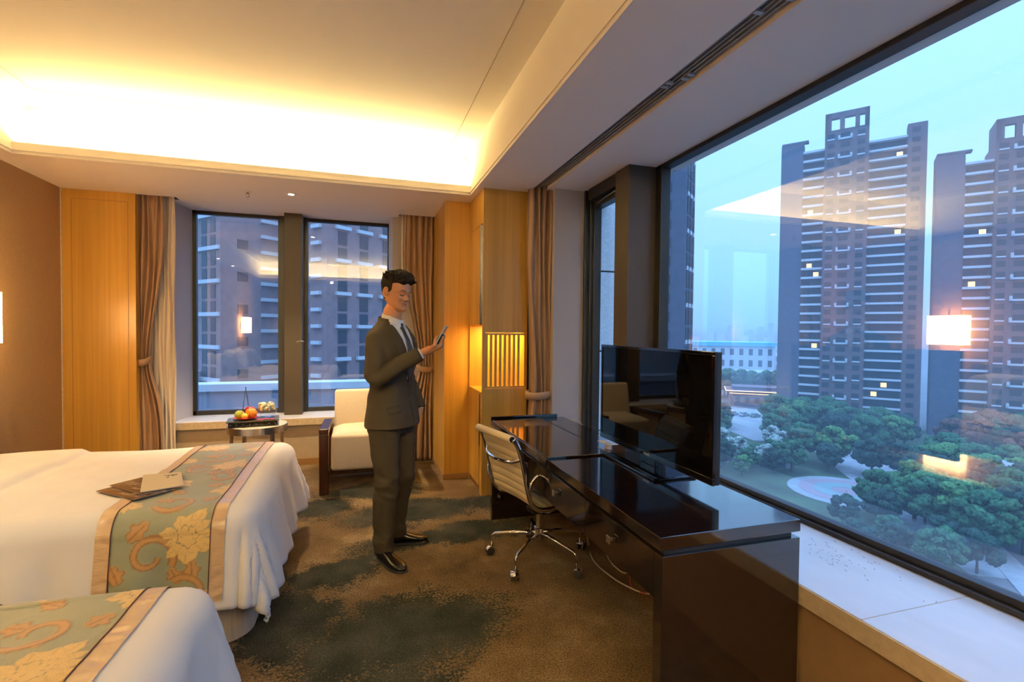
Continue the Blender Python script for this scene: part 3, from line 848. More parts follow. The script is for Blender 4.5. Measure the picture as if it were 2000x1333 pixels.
# brocade pattern: gold chrysanthemums and bronze scrolls on a grey-green ground
def spiral_d(x, y, cx, cy, r0, r1, a0, turns, w0, w1):
    """distance test to a tapering spiral arm; returns True inside"""
    dx, dy = x-cx, y-cy
    r = math.hypot(dx, dy); th = math.atan2(dy, dx)
    for k in range(-1, int(abs(turns))+2):
        q = ((th-a0)/(2*PI) + k)*(1 if turns > 0 else -1)
        if 0 <= q <= abs(turns):
            f = q/abs(turns)
            rr = r0+(r1-r0)*f; w = w0+(w1-w0)*f
            if abs(r-rr) < w: return abs(r-rr)/w
    return None

def flower(x, y, cx, cy, R, seed):
    dx, dy = x-cx, y-cy
    r = math.hypot(dx, dy)
    if r > R*1.12: return None
    th = math.atan2(dy, dx)+seed
    dx += 0.0; res = None
    for ring, (n, rr, tw) in enumerate(((5, 0.42, 0.9), (7, 0.72, 0.35), (9, 1.0, 0.0))):
        q = (th+tw+0.25*sin(2*th+seed*3))*n/(2*PI); f = abs((q % 1.0)-0.5)*2       # 0 on the petal axis
        k = int(q) % n
        ln = rr*R*(0.90+0.14*sin(k*2.4+seed))
        edge = ln*(1-0.30*f**1.5) + 0.03*R*cos(f*9)
        if r < edge:
            if edge-r < 0.0028 or (f > 0.93 and r > edge*0.55): return 'line' if ring == 0 else 'shade'
            if ring > 0 and f < 0.07 and r > 0.6*edge: return 'shade'
            return 'gold'
    return None

def leafd(x, y, cx, cy, L, W, an):
    dx, dy = x-cx, y-cy
    u = dx*cos(an)+dy*sin(an); v = -dx*sin(an)+dy*cos(an)
    if 0 < u < L:
        wv = W*sin(PI*(u/L)**0.75)*(1+0.25*sin(u/L*18))
        if abs(v) < wv: return abs(v)/wv
    return None

GROUND = (0.235, 0.250, 0.165); GOLD = (0.62, 0.43, 0.155); BRONZE = (0.28, 0.135, 0.038); BRL = (0.40, 0.22, 0.075)
PU, PV = 0.37, 0.78
FL = [(0.085, 0.17, 0.105, 0.3), (0.285, 0.50, 0.112, 1.1), (0.37, 0.06, 0.085, 0.7), (0.0, 0.66, 0.080, 2.0)]
SPR = [(0.145, 0.43, 0.092, 0.030, -0.6, 1.05, 0.018, 0.012), (0.285, 0.26, 0.078, 0.022, 2.4, -1.0, 0.016, 0.011),
       (0.195, 0.68, 0.085, 0.024, 3.6, 1.0, 0.016, 0.011)]
LV = [(0.06, 0.50, 0.10, 0.032, 0.7), (0.04, 0.33, 0.09, 0.036, 2.0), (0.22, 0.37, 0.08, 0.028, -1.1), (0.31, 0.32, 0.09, 0.032, 1.7),
      (0.10, 0.73, 0.09, 0.030, -0.3), (0.26, 0.13, 0.08, 0.030, 0.4), (0.30, 0.68, 0.08, 0.030, 0.9), (0.19, 0.03, 0.08, 0.028, 2.6), (0.24, 0.60, 0.05, 0.018, 2.3)]
def brocade_col(u, v, shift):
    v = (v+shift) % PV
    for dv_ in (0, PV, -PV):
        for (cx, cy, R, s) in FL:
            f = flower(u, v, cx, cy+dv_, R, s)
            if f == 'gold': 
                n_ = noise.noise(Vector((u*160, v*160, 3)))
                return tuple(c*(1+0.12*n_) for c in GOLD)
            if f == 'shade': return tuple(c*0.80 for c in GOLD)
            if f == 'line': return (0.20, 0.17, 0.09)
    for dv_ in (0, PV, -PV):
        for a in SPR:
            q = spiral_d(u, v, a[0], a[1]+dv_, *a[2:])
            if q is not None: return BRONZE if q > 0.55 else BRL
        for a in LV:
            q = leafd(u, v, a[0], a[1]+dv_, *a[2:])
            if q is not None: return BRONZE if (q > 0.75 or q < 0.12) else BRL
    return GROUND

def runner(y0, y1, lab, seed, shift):
    x1 = -0.445
    A0, A1 = -1.045, -0.565
    bw = 0.055
    Ly = 0.40
    b0_, b1_ = y0+0.085-Ly-0.02, y1-0.085+Ly
    t = thing('bed_runner', ((A0+A1)/2, (y0+y1)/2, 0.2), lab, 'bed runner', 'brocade bed runners')
    P = lambda a, b, off: cloth_point(a, b, x1, y0, y1, seed=seed, off=off, wr=0.9) 
    # centre cloth
    nu, nv = 96, 430
    m = MB(); cols = []
    aL, aR = A0+bw, A1-bw
    bb0 = b0_+bw
    for j in range(nv):
        b = bb0+(b1_-bw-bb0)*j/(nv-1)
        for i in range(nu):
            a = aL+(aR-aL)*i/(nu-1)
            c = brocade_col(a-aL, b-bb0, shift)
            raised = 0.0235 if c is not GROUND else 0.022
            p = P(a, b, raised)
            p.z += 0.006*sin(a*6+b*3+seed)*(1 if p.z > ZB-0.02 else 0)
            m.v.append(p); cols.append(c)
    for j in range(nv-1):
        for i in range(nu-1):
            m.f.append([j*nu+i, j*nu+i+1, (j+1)*nu+i+1, (j+1)*nu+i]); m.m.append(0)
    o = obj('brocade_panel', m, M_['brocade'], t, smooth=True, col=cols, label='grey green brocade with gold flowers and bronze scrolls')
    # satin borders, puckered
    def band(a0, a1, b0, b1, nm='satin_border'):
        def f(u, v):
            a = a0+(a1-a0)*u; b = b0+(b1-b0)*v
            w = 0.0022*noise.noise(Vector((a*20, b*38, seed+5)))*4*0.5
            p = P(a, b, 0.0235+w*min(1, 4*u*(1-u)+0.2))
            p.z += 0.006*sin(a*6+b*3+seed)*(1 if p.z > ZB-0.02 else 0)
            return p
        mm = MB().grid(f, 10, max(8, int(abs(b1-b0)/0.009)))
        q = obj(nm, mm, M_['satin'], t, smooth=True, label='puckered gold satin border')
        return q
    band(A0, A0+bw, b0_, b1_); band(A1-bw, A1, b0_, b1_)
    def band2(b0, b1):
        def f(u, v):
            return P(aL+(aR-aL)*u, b0+(b1-b0)*v, 0.0235)
        obj('satin_border', MB().grid(f, 50, 8), M_['satin'], t, smooth=True, label='gold satin border across the end')
    band2(b0_, b0_+bw); band2(b1_-bw, b1_)
    for a in (aL, aR):
        path = []
        for k in range(160):
            b = b0_+(b1_-b0_)*k/159
            p = P(a, b, 0.0255); p.z += 0.006*sin(a*6+b*3+seed)*(1 if p.z > ZB-0.02 else 0)
            path.append(p)
        obj('piping', MB().tube(path, 0.0022, 6), M_['cord'], t, smooth=True)
    return t

BED1 = (2.46, 3.84); BED2 = (0.43, 1.81)
bed(*BED1, 'white twin bed beyond, with two brochures and a card lying on it', 1, '')
bed(*BED2, 'white twin bed in the near left corner, cut off by the photo edge', 2, '')
runner(*BED1, 'green and gold flowered runner across the farther bed, under the beige card', 1, 0.27)
runner(*BED2, 'green and gold flowered runner across the nearest bed, cut off by the photo edge', 2, 0.05)

# headboards and nightstands along the left wall (seen mirrored in the windows)
hb = thing('headboard', (XL+0.05, 2.1, 0), 'long upholstered taupe headboard behind the pillows, mirrored in the window', 'headboard')
for (a, b) in ((BED1[0]-0.05, BED1[1]+0.05), (BED2[0]-0.05, BED2[1]+0.05)):
    obj('padded_panel', MB().box((XL+0.006, a, 0.0), (XL+0.085, b, 1.13)), pmat('headboard_fabric', (0.30, 0.22, 0.16), 0.8), hb, bevel=0.02)
def nightstand(y, lab):
    t = thing('nightstand', (XL+0.26, y, 0), lab, 'nightstand', 'dark nightstands beside the beds')
    obj('body', MB().box((XL+0.01, y-0.24, 0.06), (XL+0.46, y+0.24, 0.50)), M_['walnut'], t, bevel=0.004)
    obj('top', MB().box((XL+0.008, y-0.25, 0.502), (XL+0.475, y+0.25, 0.525)), M_['walnut'], t, bevel=0.003)
    dr = obj('drawer', MB().box((XL+0.461, y-0.225, 0.28), (XL+0.473, y+0.225, 0.48)), M_['walnut'], t, bevel=0.002)
    obj('knob', MB().lathe([(0.0, 0.024), (0.010, 0.022), (0.010, 0.016), (0.004, 0.012), (0.004, 0.0), (0, 0)], (XL+0.473, y, 0.38), 14, 'x'), M_['steel'], dr)
    obj('plinth', MB().box((XL+0.02, y-0.22, 0), (XL+0.44, y+0.22, 0.058)), M_['black'], t)
nightstand(4.22, 'dark wooden nightstand below the wall lamp beyond the far bed')
nightstand(-0.10, 'dark wooden nightstand behind the camera beside the near bed')
# ------------------------------------------------------------------ things lying on the far bed
def bz(x, y, off=0.030):
    p = cloth_point(x, y, -0.445, *BED1, seed=1); p2 = p.z + 0.006*sin(x*6+y*3+1); return p2+off
def slabq(q, z, th):
    return MB().plate([(x, y, z) for x, y in q], (0, 0, th))
def booklet(name, q, th, mat, lab, cat, dz, extra=None):
    cx = sum(p[0] for p in q)/4; cy = sum(p[1] for p in q)/4
    z = max(bz(x, y, 0.0) for x, y in q)+dz
    t = thing(name, (cx, cy, z), lab, cat)
    obj('pages', slabq([(cx+(x-cx)*0.985, cy+(y-cy)*0.985) for x, y in q], z+0.0006, th-0.0012), M_['white'], t)
    obj('cover', slabq(q, z+th-0.0006, 0.0008), mat, t)
    obj('back_cover', slabq(q, z, 0.0006), mat, t)
    if extra: extra(t, z+th+0.0003)
    return t
photo_m, tt, pp = newmat('brochure_photo')
tcn = tt.nodes.new('ShaderNodeTexCoord')
mpn = tt.nodes.new('ShaderNodeMapping'); mpn.inputs['Scale'].default_value = (1, 3.0, 1); mpn.inputs['Rotation'].default_value = (0, 0, 0.4)
tt.links.new(tcn.outputs['Object'], mpn.inputs[0])
rr_, _ = ramp_noise(tt, mpn.outputs[0], 14, 3, [(0.35, (0.05, 0.028, 0.018)), (0.52, (0.13, 0.08, 0.05)), (0.60, (0.34, 0.27, 0.20)), (0.66, (0.10, 0.05, 0.03))])
tt.links.new(rr_.outputs[0], pp.inputs['Base Color']); pp.inputs['Roughness'].default_value = 0.25
def photo_blocks(t, z):
    pass
booklet('brochure', [(-1.205, 2.83), (-0.98, 2.64), (-0.86, 2.76), (-1.08, 2.98)], 0.003, photo_m, 'dark photo brochure sticking out lowest to the left on the far bed', 'brochure', 0.022)
booklet('brochure', [(-1.18, 2.90), (-0.97, 2.69), (-0.84, 2.82), (-1.04, 3.06)], 0.003, photo_m, 'dark photo brochure lying directly under the beige card on the far bed', 'brochure', 0.028)
card_m = pmat('beige_card', (0.52, 0.44, 0.30), 0.6)
def ink(t, z):
    m = MB(); rnd = random.Random(9)
    cx, cy = -0.945, 2.985
    for i in range(26):
        a = rnd.uniform(0, 6.28); r = abs(rnd.gauss(0, 0.014)); s_ = rnd.uniform(0.0012, 0.0045)
        m.lathe([(0, 0), (s_, 0), (s_, 0.0003), (0, 0.0003)], (cx+r*cos(a)*1.5, cy+r*sin(a)*0.8, z), 8)
    for i in range(4):
        a = rnd.uniform(-1, 1); m.tube([(cx, cy, z), (cx+0.03*cos(a), cy+0.03*sin(a), z)], 0.0007, 5)
    m.box((cx-0.004, cy-0.045, z), (cx+0.004, cy-0.028, z+0.0003))
    obj('ink_emblem', m, pmat('ink', (0.05, 0.03, 0.03), 0.6), t, label='dark ink splash emblem')
booklet('card', [(-0.985, 2.72), (-0.825, 2.785), (-0.915, 3.045), (-1.085, 3.035)], 0.0045, card_m, 'beige folder with a dark ink emblem lying on top of the brochures', 'folder', 0.034, ink)

# ------------------------------------------------------------------ desk
DX0, DX1, DY0, DY1, DZ = 0.965, 1.568, 1.42, 3.66, 0.757
desk = thing('writing_desk', ((DX0+DX1)/2, (DY0+DY1)/2, 0), 'long dark espresso wood desk standing under the window', 'desk')
dm = M_['desk']
obj('desk_top', MB().box((DX0, DY0-0.0, DZ-0.045), (DX1, DY1, DZ)), dm, desk, bevel=0.002)
obj('flip_panel', MB().box((DX0+0.004, 2.46, DZ+0.0005), (1.345, 3.60, DZ+0.010)), dm, desk, bevel=0.0015)
obj('flip_panel', MB().box((1.352, 2.90, DZ+0.0005), (1.372, 3.42, DZ+0.004)), M_['black'], desk, bevel=0.001, label='dark slot beside the flip-up panel')
obj('back_rail', MB().box((DX0, DY1-0.022, DZ+0.0005), (DX1-0.06, DY1, DZ+0.026)), dm, desk, bevel=0.002)
obj('shadow_gap', MB().box((DX0+0.03, DY0+0.02, DZ-0.068), (DX1-0.022, DY1-0.02, DZ-0.045)), M_['black'], desk)
obj('side_panel', MB().box((DX0+0.012, DY0+0.002, 0.0), (DX1, DY0+0.052, DZ-0.068)), dm, desk, bevel=0.0015)
obj('side_panel', MB().box((DX0+0.0, DY1-0.055, 0.0), (DX1, DY1-0.003, DZ-0.068)), dm, desk, bevel=0.0015)
AZ0 = 0.525
obj('apron_back', MB().box((DX1-0.03, DY0+0.053, AZ0-0.05), (DX1-0.01, DY1-0.056, DZ-0.068)), dm, desk)
obj('drawer_bottom', MB().box((DX0+0.035, DY0+0.053, AZ0), (DX1-0.03, DY1-0.056, AZ0+0.012)), dm, desk)
def knob(t, y):
    kb = MB().box((DX0-0.001, y-0.006, 0.601), (DX0+0.0138, y+0.006, 0.613)).box((DX0-0.007, y-0.016, 0.592), (DX0-0.001, y+0.016, 0.622))
    obj('knob', kb, M_['steel'], t, bevel=0.0015)
ys = [DY0+0.054, 2.02, 2.62, 3.16, DY1-0.057]
for i, (a, b) in enumerate(zip(ys, ys[1:])):
    d = obj('drawer', MB().box((DX0+0.014, a+0.0015, AZ0), (DX0+0.034, b-0.0015, DZ-0.070)), dm, desk, bevel=0.001)
    knob(d, (1.77, 2.36, 2.9, 3.4)[i])

# ------------------------------------------------------------------ television
TX, TY0, TY1, TZ0, TZ1 = 1.40, 1.697, 2.70, 0.808, 1.368
tv = thing('television', (TX+0.02, (TY0+TY1)/2, DZ), 'black flat screen television standing on the desk in front of the window', 'television')
bz_ = 0.016
fr = MB()
fr.box((TX, TY0, TZ0), (TX+0.012, TY1, TZ0+0.030)).box((TX, TY0, TZ1-bz_), (TX+0.012, TY1, TZ1)).box((TX, TY0, TZ0+0.03), (TX+0.012, TY0+bz_, TZ1-bz_)).box((TX, TY1-bz_, TZ0+0.03), (TX+0.012, TY1, TZ1-bz_))
obj('bezel', fr, M_['gloss_black'], tv, bevel=0.002)
obj('screen', MB().box((TX+0.004, TY0+bz_, TZ0+0.030), (TX+0.011, TY1-bz_, TZ1-bz_)), M_['screen'], tv)
obj('housing', MB().box((TX+0.0125, TY0+0.001, TZ0+0.001), (TX+0.038, TY1-0.001, TZ1-0.001)).box((TX+0.038, TY0+0.2, TZ0+0.03), (TX+0.062, TY1-0.2, TZ1-0.16)), M_['black'], tv, bevel=0.003)
obj('neck', MB().box((TX+0.012, 2.13, DZ+0.012), (TX+0.04, 2.27, TZ0+0.02)), M_['gloss_black'], tv, bevel=0.004)
obj('stand_base', MB().box((TX-0.105, 1.96, DZ+0.001), (TX+0.125, 2.46, DZ+0.013)), M_['gloss_black'], tv, bevel=0.004)
def text_mesh(name, body, size, M4, mat, parent, ext=0.0004):
    cu = bpy.data.curves.new(name, 'FONT'); cu.body = body; cu.size = size; cu.extrude = ext; cu.align_x = 'CENTER'; cu.align_y = 'CENTER'
    to = bpy.data.objects.new(name+'_tmp', cu); COL.objects.link(to)
    dg = bpy.context.evaluated_depsgraph_get()
    me = bpy.data.meshes.new_from_object(to.evaluated_get(dg))
    bpy.data.objects.remove(to)
    o = bpy.data.objects.new(name, me); COL.objects.link(o); me.materials.clear(); me.materials.append(mat)
    me.transform(Matrix.Translation(-Vector(base_of(parent))) @ M4)
    o.parent = parent
    return o
RL = Matrix(((0, 0, -1, 0), (-1, 0, 0, 0), (0, 1, 0, 0), (0, 0, 0, 1)))   # text facing -x, reading towards -y
text_mesh('logo', 'PHILIPS', 0.017, Matrix.Translation((TX-0.0004, 2.19, TZ0+0.015)) @ RL, pmat('logo_silver', (0.7, 0.7, 0.7), 0.3, 0.8), tv)

# tent card and little holder left of the television
c = thing('table_sign', (1.40, 2.62, DZ), 'small white card on a little stand on the desk behind the television', 'card stand')
obj('card', MB().box((1.375, 2.56, DZ+0.028), (1.455, 2.68, DZ+0.031)), M_['white'], c)
obj('stand', MB().box((1.380, 2.565, DZ+0.001), (1.40, 2.60, DZ+0.0275)), pmat('pink_block', (0.55, 0.42, 0.40), 0.3), c, bevel=0.002)
# cable behind the desk at the window
cb = MB().tube([(1.555, 3.50, DZ+0.003), (1.59, 3.46, DZ+0.012), (1.66, 3.42, 0.70), (1.70, 3.36, 0.58), (1.72, 3.30, ZSILL+0.006)], 0.0025, 8)
tag(obj('cable', cb, M_['steel'], smooth=True), 'short grey cable arching off the far right corner of the desk', 'cable')

# cables on the carpet below the desk
def smooth_path(pts, n=12):
    out = []
    P = [Vector(p) for p in pts]
    P = [P[0]*2-P[1]] + P + [P[-1]*2-P[-2]]
    for i in range(1, len(P)-2):
        for k in range(n):
            t = k/n
            out.append(0.5*((2*P[i]) + (P[i+1]-P[i-1])*t + (2*P[i-1]-5*P[i]+4*P[i+1]-P[i+2])*t*t + (3*P[i]-P[i-1]-3*P[i+1]+P[i+2])*t**3))
    out.append(P[-2])
    return out
w1 = smooth_path([(1.50, 3.30, 0.50), (1.50, 3.16, 0.22), (1.50, 3.05, 0.012), (1.41, 2.78, 0.006), (1.42, 2.55, 0.006), (1.47, 2.40, 0.006), (1.53, 2.34, 0.006), (1.545, 2.25, 0.1), (1.545, 2.2, 0.50)])
tag(obj('power_cable', MB().tube(w1, 0.0045, 8), pmat('beige_cable', (0.50, 0.42, 0.30), 0.5), smooth=True), 'long beige power cable looping over the carpet under the desk', 'cable')
w2 = smooth_path([(1.545, 3.0, 0.50), (1.54, 2.93, 0.25), (1.53, 2.84, 0.02), (1.50, 2.66, 0.007), (1.52, 2.55, 0.03), (1.54, 2.5, 0.22), (1.545, 2.46, 0.5)])
tag(obj('power_cable', MB().tube(w2, 0.0045, 8), pmat('beige_cable2', (0.50, 0.42, 0.30), 0.5), smooth=True), 'shorter beige cable hanging under the desk between drawer knob and floor', 'cable')
w3 = smooth_path([(1.535, 2.6, 0.50), (1.52, 2.57, 0.2), (1.50, 2.50, 0.02), (1.47, 2.42, 0.006), (1.50, 2.36, 0.006), (1.54, 2.32, 0.03), (1.545, 2.27, 0.5)])
tag(obj('network_cable', MB().tube(w3, 0.003, 8), pmat('red_cable', (0.45, 0.03, 0.02), 0.5), smooth=True), 'thin red cable looping down to the carpet under the desk', 'cable')

# ------------------------------------------------------------------ office chair (chrome frame, ribbed cream sling)
ch = thing('office_chair', (1.09, 2.91, 0), 'cream ribbed leather office chair with chrome five star base', 'chair', rz=rad(14))
def chair_profile(n=90):
    ctrl = [(-0.325, 0.835), (-0.300, 0.80), (-0.270, 0.72), (-0.245, 0.62), (-0.225, 0.53), (-0.200, 0.455), (-0.150, 0.408), (-0.07, 0.395), (0.05, 0.405), (0.16, 0.422), (0.215, 0.420), (0.240, 0.395)]
    p = smooth_path([(x, 0, z) for x, z in ctrl], 10)
    return p
prof = chair_profile()
L_ = [0]
for a, b in zip(prof, prof[1:]): L_.append(L_[-1]+(b-a).length)
HW = 0.20
def sling(u, v):
    s = v*L_[-1]
    i = max(k for k in range(len(L_)) if L_[k] <= s+1e-9); i = min(i, len(prof)-2)
    t = (s-L_[i])/max(1e-9, L_[i+1]-L_[i]); p = prof[i].lerp(prof[i+1], t)
    tan = (prof[i+1]-prof[i]).normalized(); nrm = Vector((tan.z, 0, -tan.x))
    rib = abs(sin(PI*s/0.052))**0.6*0.007
    dip = -0.008*(1-(2*u-1)**2)
    return p + Vector((0, (2*u-1)*HW, 0)) - nrm*(rib+dip)*-1
mb = MB().grid(sling, 14, 240)
mb2 = MB()
n0 = len(mb.v)
def sling2(u, v):
    s = v*L_[-1]
    i = max(k for k in range(len(L_)) if L_[k] <= s+1e-9); i = min(i, len(prof)-2)
    t = (s-L_[i])/max(1e-9, L_[i+1]-L_[i]); p = prof[i].lerp(prof[i+1], t)
    tan = (prof[i+1]-prof[i]).normalized(); nrm = Vector((tan.z, 0, -tan.x))
    rib = abs(sin(PI*s/0.052))**0.6*0.007
    dip = -0.008*(1-(2*u-1)**2)
    return p + Vector((0, (2*u-1)*HW, 0)) - nrm*(rib+0.010-dip)
mb.grid(sling2, 14, 240)
obj('sling', mb, M_['leather'], ch, smooth=True, local=True, label='ribbed cream leather seat and back')
rl = MB().tube([(-0.333, -HW-0.006, 0.835), (-0.333, HW+0.006, 0.835)], 0.022, 18)
obj('top_roll', rl, M_['leather'], ch, smooth=False, local=True, bevel=0.004)
for s_ in (-1, 1):
    obj('roll_end', MB().tube([(-0.333, s_*(HW+0.0065), 0.835), (-0.333, s_*(HW+0.010), 0.835)], 0.0165, 16), M_['black'], ch, local=True)
    side = obj('side_rail', MB().tube([p + Vector((0, s_*(HW+0.010), 0)) for p in prof], 0.010, 10, flat=1.5), M_['chrome'], ch, smooth=True, local=True)
    ends = MB().ball((prof[-1].x, s_*(HW+0.010), prof[-1].z), 0.013, 10, 8)
    obj('rail_end', ends, M_['chrome'], side, smooth=True, local=True)
    # closed-loop armrest
    arm = smooth_path([(-0.205, s_*(HW+0.02), 0.455), (-0.232, s_*(HW+0.045), 0.52), (-0.225, s_*(HW+0.055), 0.590), (-0.165, s_*(HW+0.058), 0.628), (-0.02, s_*(HW+0.058), 0.638), (0.12, s_*(HW+0.058), 0.628),
                       (0.175, s_*(HW+0.056), 0.585), (0.165, s_*(HW+0.048), 0.49), (0.115, s_*(HW+0.030), 0.410)], 8)
    obj('armrest', MB().tube(arm, 0.0085, 10), M_['chrome'], ch, smooth=True, local=True)
# back bridge and seat bridge
br = smooth_path([(-0.262, -HW-0.008, 0.715), (-0.300, -0.14, 0.690), (-0.318, 0, 0.682), (-0.300, 0.14, 0.690), (-0.262, HW+0.008, 0.715)], 10)
obj('back_bridge', MB().tube(br, 0.0085, 10, flat=1.4), M_['chrome'], ch, smooth=True, local=True)
br2 = smooth_path([(-0.05, -HW-0.008, 0.392), (-0.03, -0.12, 0.350), (-0.02, 0, 0.340), (-0.03, 0.12, 0.350), (-0.05, HW+0.008, 0.392)], 10)
obj('seat_bridge', MB().tube(br2, 0.011, 10, flat=1.4).tube(smooth_path([(0.09, -HW-0.008, 0.405), (0.07, -0.12, 0.362), (0.06, 0, 0.350), (0.07, 0.12, 0.362), (0.09, HW+0.008, 0.405)], 10), 0.009, 10), M_['chrome'], ch, smooth=True, local=True)
obj('tilt_mechanism', MB().box((-0.07, -0.05, 0.305), (0.10, 0.05, 0.345)), M_['black'], ch, local=True, bevel=0.01)
obj('column', MB().lathe([(0.0, 0.12), (0.026, 0.12), (0.028, 0.135), (0.028, 0.20), (0.020, 0.205), (0.020, 0.31), (0, 0.31)], seg=20), M_['steel'], ch, local=True, smooth=False)
for k in range(5):
    a = rad(-6+72*k)
    d = Vector((cos(a), sin(a), 0))
    lg = obj('base_leg', MB().tube([d*0.015+Vector((0, 0, 0.165)), d*0.12+Vector((0, 0, 0.162)), d*0.285+Vector((0, 0, 0.138)), d*0.302+Vector((0, 0, 0.128)), d*0.306+Vector((0, 0, 0.055))], [0.017, 0.014, 0.0105, 0.009, 0.007], 10), M_['chrome'], ch, smooth=True, local=True)
    c0 = d*0.318
    tn = Vector((-sin(a+0.6), cos(a+0.6), 0)); fw_ = tn.cross(Vector((0, 0, 1)))
    m = MB()
    for s_ in (-1, 1):
        m.cyl(c0+tn*s_*0.010+Vector((0, 0, 0.027)), c0+tn*s_*0.024+Vector((0, 0, 0.027)), 0.0265, seg=20)
    cs_ = obj('caster', m, M_['rubber'], lg, local=True, bevel=0.003)
    hood = MB()
    ring = []
    for s_ in (-0.0255, 0.0255):
        ring.append([c0+tn*s_+Vector((0, 0, 0.027))+(fw_*cos(q)+Vector((0, 0, 1))*sin(q))*0.030 for q in [PI*0.05+PI*0.75*i/9 for i in range(10)]])
    fs = []
    vs = ring[0]+ring[1]
    for i in range(9): fs.append((i, i+1, 10+i+1, 10+i))
    hood.add(vs, fs)
    ho = obj('caster_hood', hood, M_['chrome'], lg, local=True, smooth=True)
    md = ho.modifiers.new('t', 'SOLIDIFY'); md.thickness = 0.002

# ------------------------------------------------------------------ armchair
ac = thing('armchair', (0.06, 5.0, 0), 'cream upholstered armchair with dark wooden arm frames, behind the man', 'armchair')
AX0, AX1 = -0.245, 0.365
seat = MB()
def rbox(mb, a, b, r=0.02, puff=0.0):
    mb.box(a, b); return mb
sb_ = obj('seat_cushion', MB().box((AX0, 4.70, 0.155), (AX1, 5.20, 0.49)), M_['upholstery'], ac, bevel=0.035, bseg=4, smooth=True)
def top_puff(o, zt_, amp, x0, x1, y0, y1):
    pass
cush = MB()
def cz(u, v):
    x = AX0+0.008+(AX1-AX0-0.016)*u; y = 4.712+0.47*v
    e = min(1, min(u, 1-u)*7)*min(1, min(v, 1-v)*7)
    return Vector((x, y, 0.475+0.045*math.sqrt(max(0, e))*(0.75+0.25*sin(PI*u))))
cush.grid(cz, 30, 30)
obj('seat_top', cush, M_['upholstery'], ac, smooth=True)
bk = MB()
for (dy, z) in ():
    pass
bp = [(5.055, 0.30), (5.17, 0.845), (5.26, 0.835), (5.22, 0.16), (5.10, 0.16)]
pts0 = [(AX0+0.012, y, z) for y, z in bp]
bk.plate(pts0, (AX1-AX0-0.024, 0, 0))
obj('backrest', bk, M_['upholstery'], ac, bevel=0.03, bseg=4, smooth=True)
for s_, x in ((0, AX0-0.085), (1, AX1+0.007)):
    af = MB()
    w_ = 0.078
    # arm top slopes slightly, front leg tapers, rear leg rakes back, low stretcher
    af.plate([(x, 4.50, 0.585), (x, 5.18, 0.555), (x, 5.18, 0.510), (x, 4.50, 0.535)], (w_, 0, 0))
    af.plate([(x, 4.50, 0.536), (x, 4.572, 0.534), (x, 4.585, 0.0), (x, 4.525, 0.0)], (w_, 0, 0))
    af.plate([(x, 5.10, 0.510), (x, 5.17, 0.508), (x, 5.23, 0.0), (x, 5.17, 0.0)], (w_, 0, 0))
    af.plate([(x+0.01, 4.58, 0.115), (x+0.01, 5.16, 0.115), (x+0.01, 5.165, 0.07), (x+0.01, 4.583, 0.07)], (w_-0.02, 0, 0))
    obj('arm_frame', af, M_['walnut'], ac, bevel=0.008, bseg=3)
for y_ in (4.74, 5.11): obj('seat_rail', MB().box((AX0-0.008, y_, 0.118), (AX1+0.008, y_+0.055, 0.153)), M_['walnut'], ac)

# ------------------------------------------------------------------ round side table
TC = Vector((-0.868, 4.88, 0)); TR = 0.243; TZ = 0.585
tb = thing('side_table', TC, 'round side table with ivory top and brushed steel rim and legs', 'side table')
obj('table_top', MB().lathe([(0, TZ-0.012), (TR-0.004, TZ-0.012), (TR-0.004, TZ-0.002), (TR-0.006, TZ), (0, TZ)], TC, 64), M_['table_top'], tb)
obj('rim', MB().lathe([(TR-0.0038, TZ-0.060), (TR, TZ-0.060), (TR, TZ-0.001), (TR-0.0038, TZ-0.001)], TC, 64), M_['steel'], tb)
rimo = bpy.data.objects[-1] if False else None
for k in range(4):
    a = rad(45+90*k - 6)
    d = Vector((cos(a), sin(a), 0)); tn = Vector((-sin(a), cos(a), 0))
    p = TC + d*(TR-0.012)
    obj('leg', MB().obox((p.x, p.y, (TZ-0.062)/2), d*0.0065, tn*0.0185, (0, 0, (TZ-0.062)/2)), M_['steel'], tb, bevel=0.001)
obj('foot_ring', MB().lathe([(TR-0.03, 0.030), (TR-0.020, 0.030), (TR-0.020, 0.042), (TR-0.03, 0.042)], TC, 48), M_['steel'], tb)

# black carved stand with the fruit
Z0 = TZ
bx = Vector((-0.895, 4.845, Z0))
ang = rad(8)
du, dv_ = Vector((cos(ang), sin(ang), 0)), Vector((-sin(ang), cos(ang), 0))
bt = thing('display_tray', bx, 'black lacquer tray with carved feet on the round side table', 'tray')
obj('board', MB().obox(bx+Vector((0, 0, 0.050)), du*0.205, dv_*0.115, (0, 0, 0.006)), pmat('slate_board', (0.075, 0.075, 0.06), 0.45), bt, bevel=0.002)
obj('base', MB().obox(bx+Vector((0, 0, 0.0225)), du*0.190, dv_*0.105, (0, 0, 0.0213)), M_['gloss_black'], bt, bevel=0.003)
for i in range(8):
    q = bx + du*(-0.175+i*0.05) - dv_*0.108
    obj('carved_foot', MB().ball(q+Vector((0, 0, 0.017)), 0.015, 10, 8, (1, 0.30, 1)), M_['gloss_black'], bt, smooth=True)
pc = bx - du*0.060 - dv_*0.02 + Vector((0, 0, 0.0562))
FS = 1.28
tag(obj('fruit_plate', MB().lathe([(0, 0.0), (0.050, 0.0), (0.092, 0.016), (0.100, 0.020), (0.096, 0.021), (0.050, 0.005), (0, 0.004)], pc, 40), pmat('red_ceramic', (0.62, 0.02, 0.015), 0.2), smooth=True), 'shallow red plate of fruit on the black tray', 'plate')
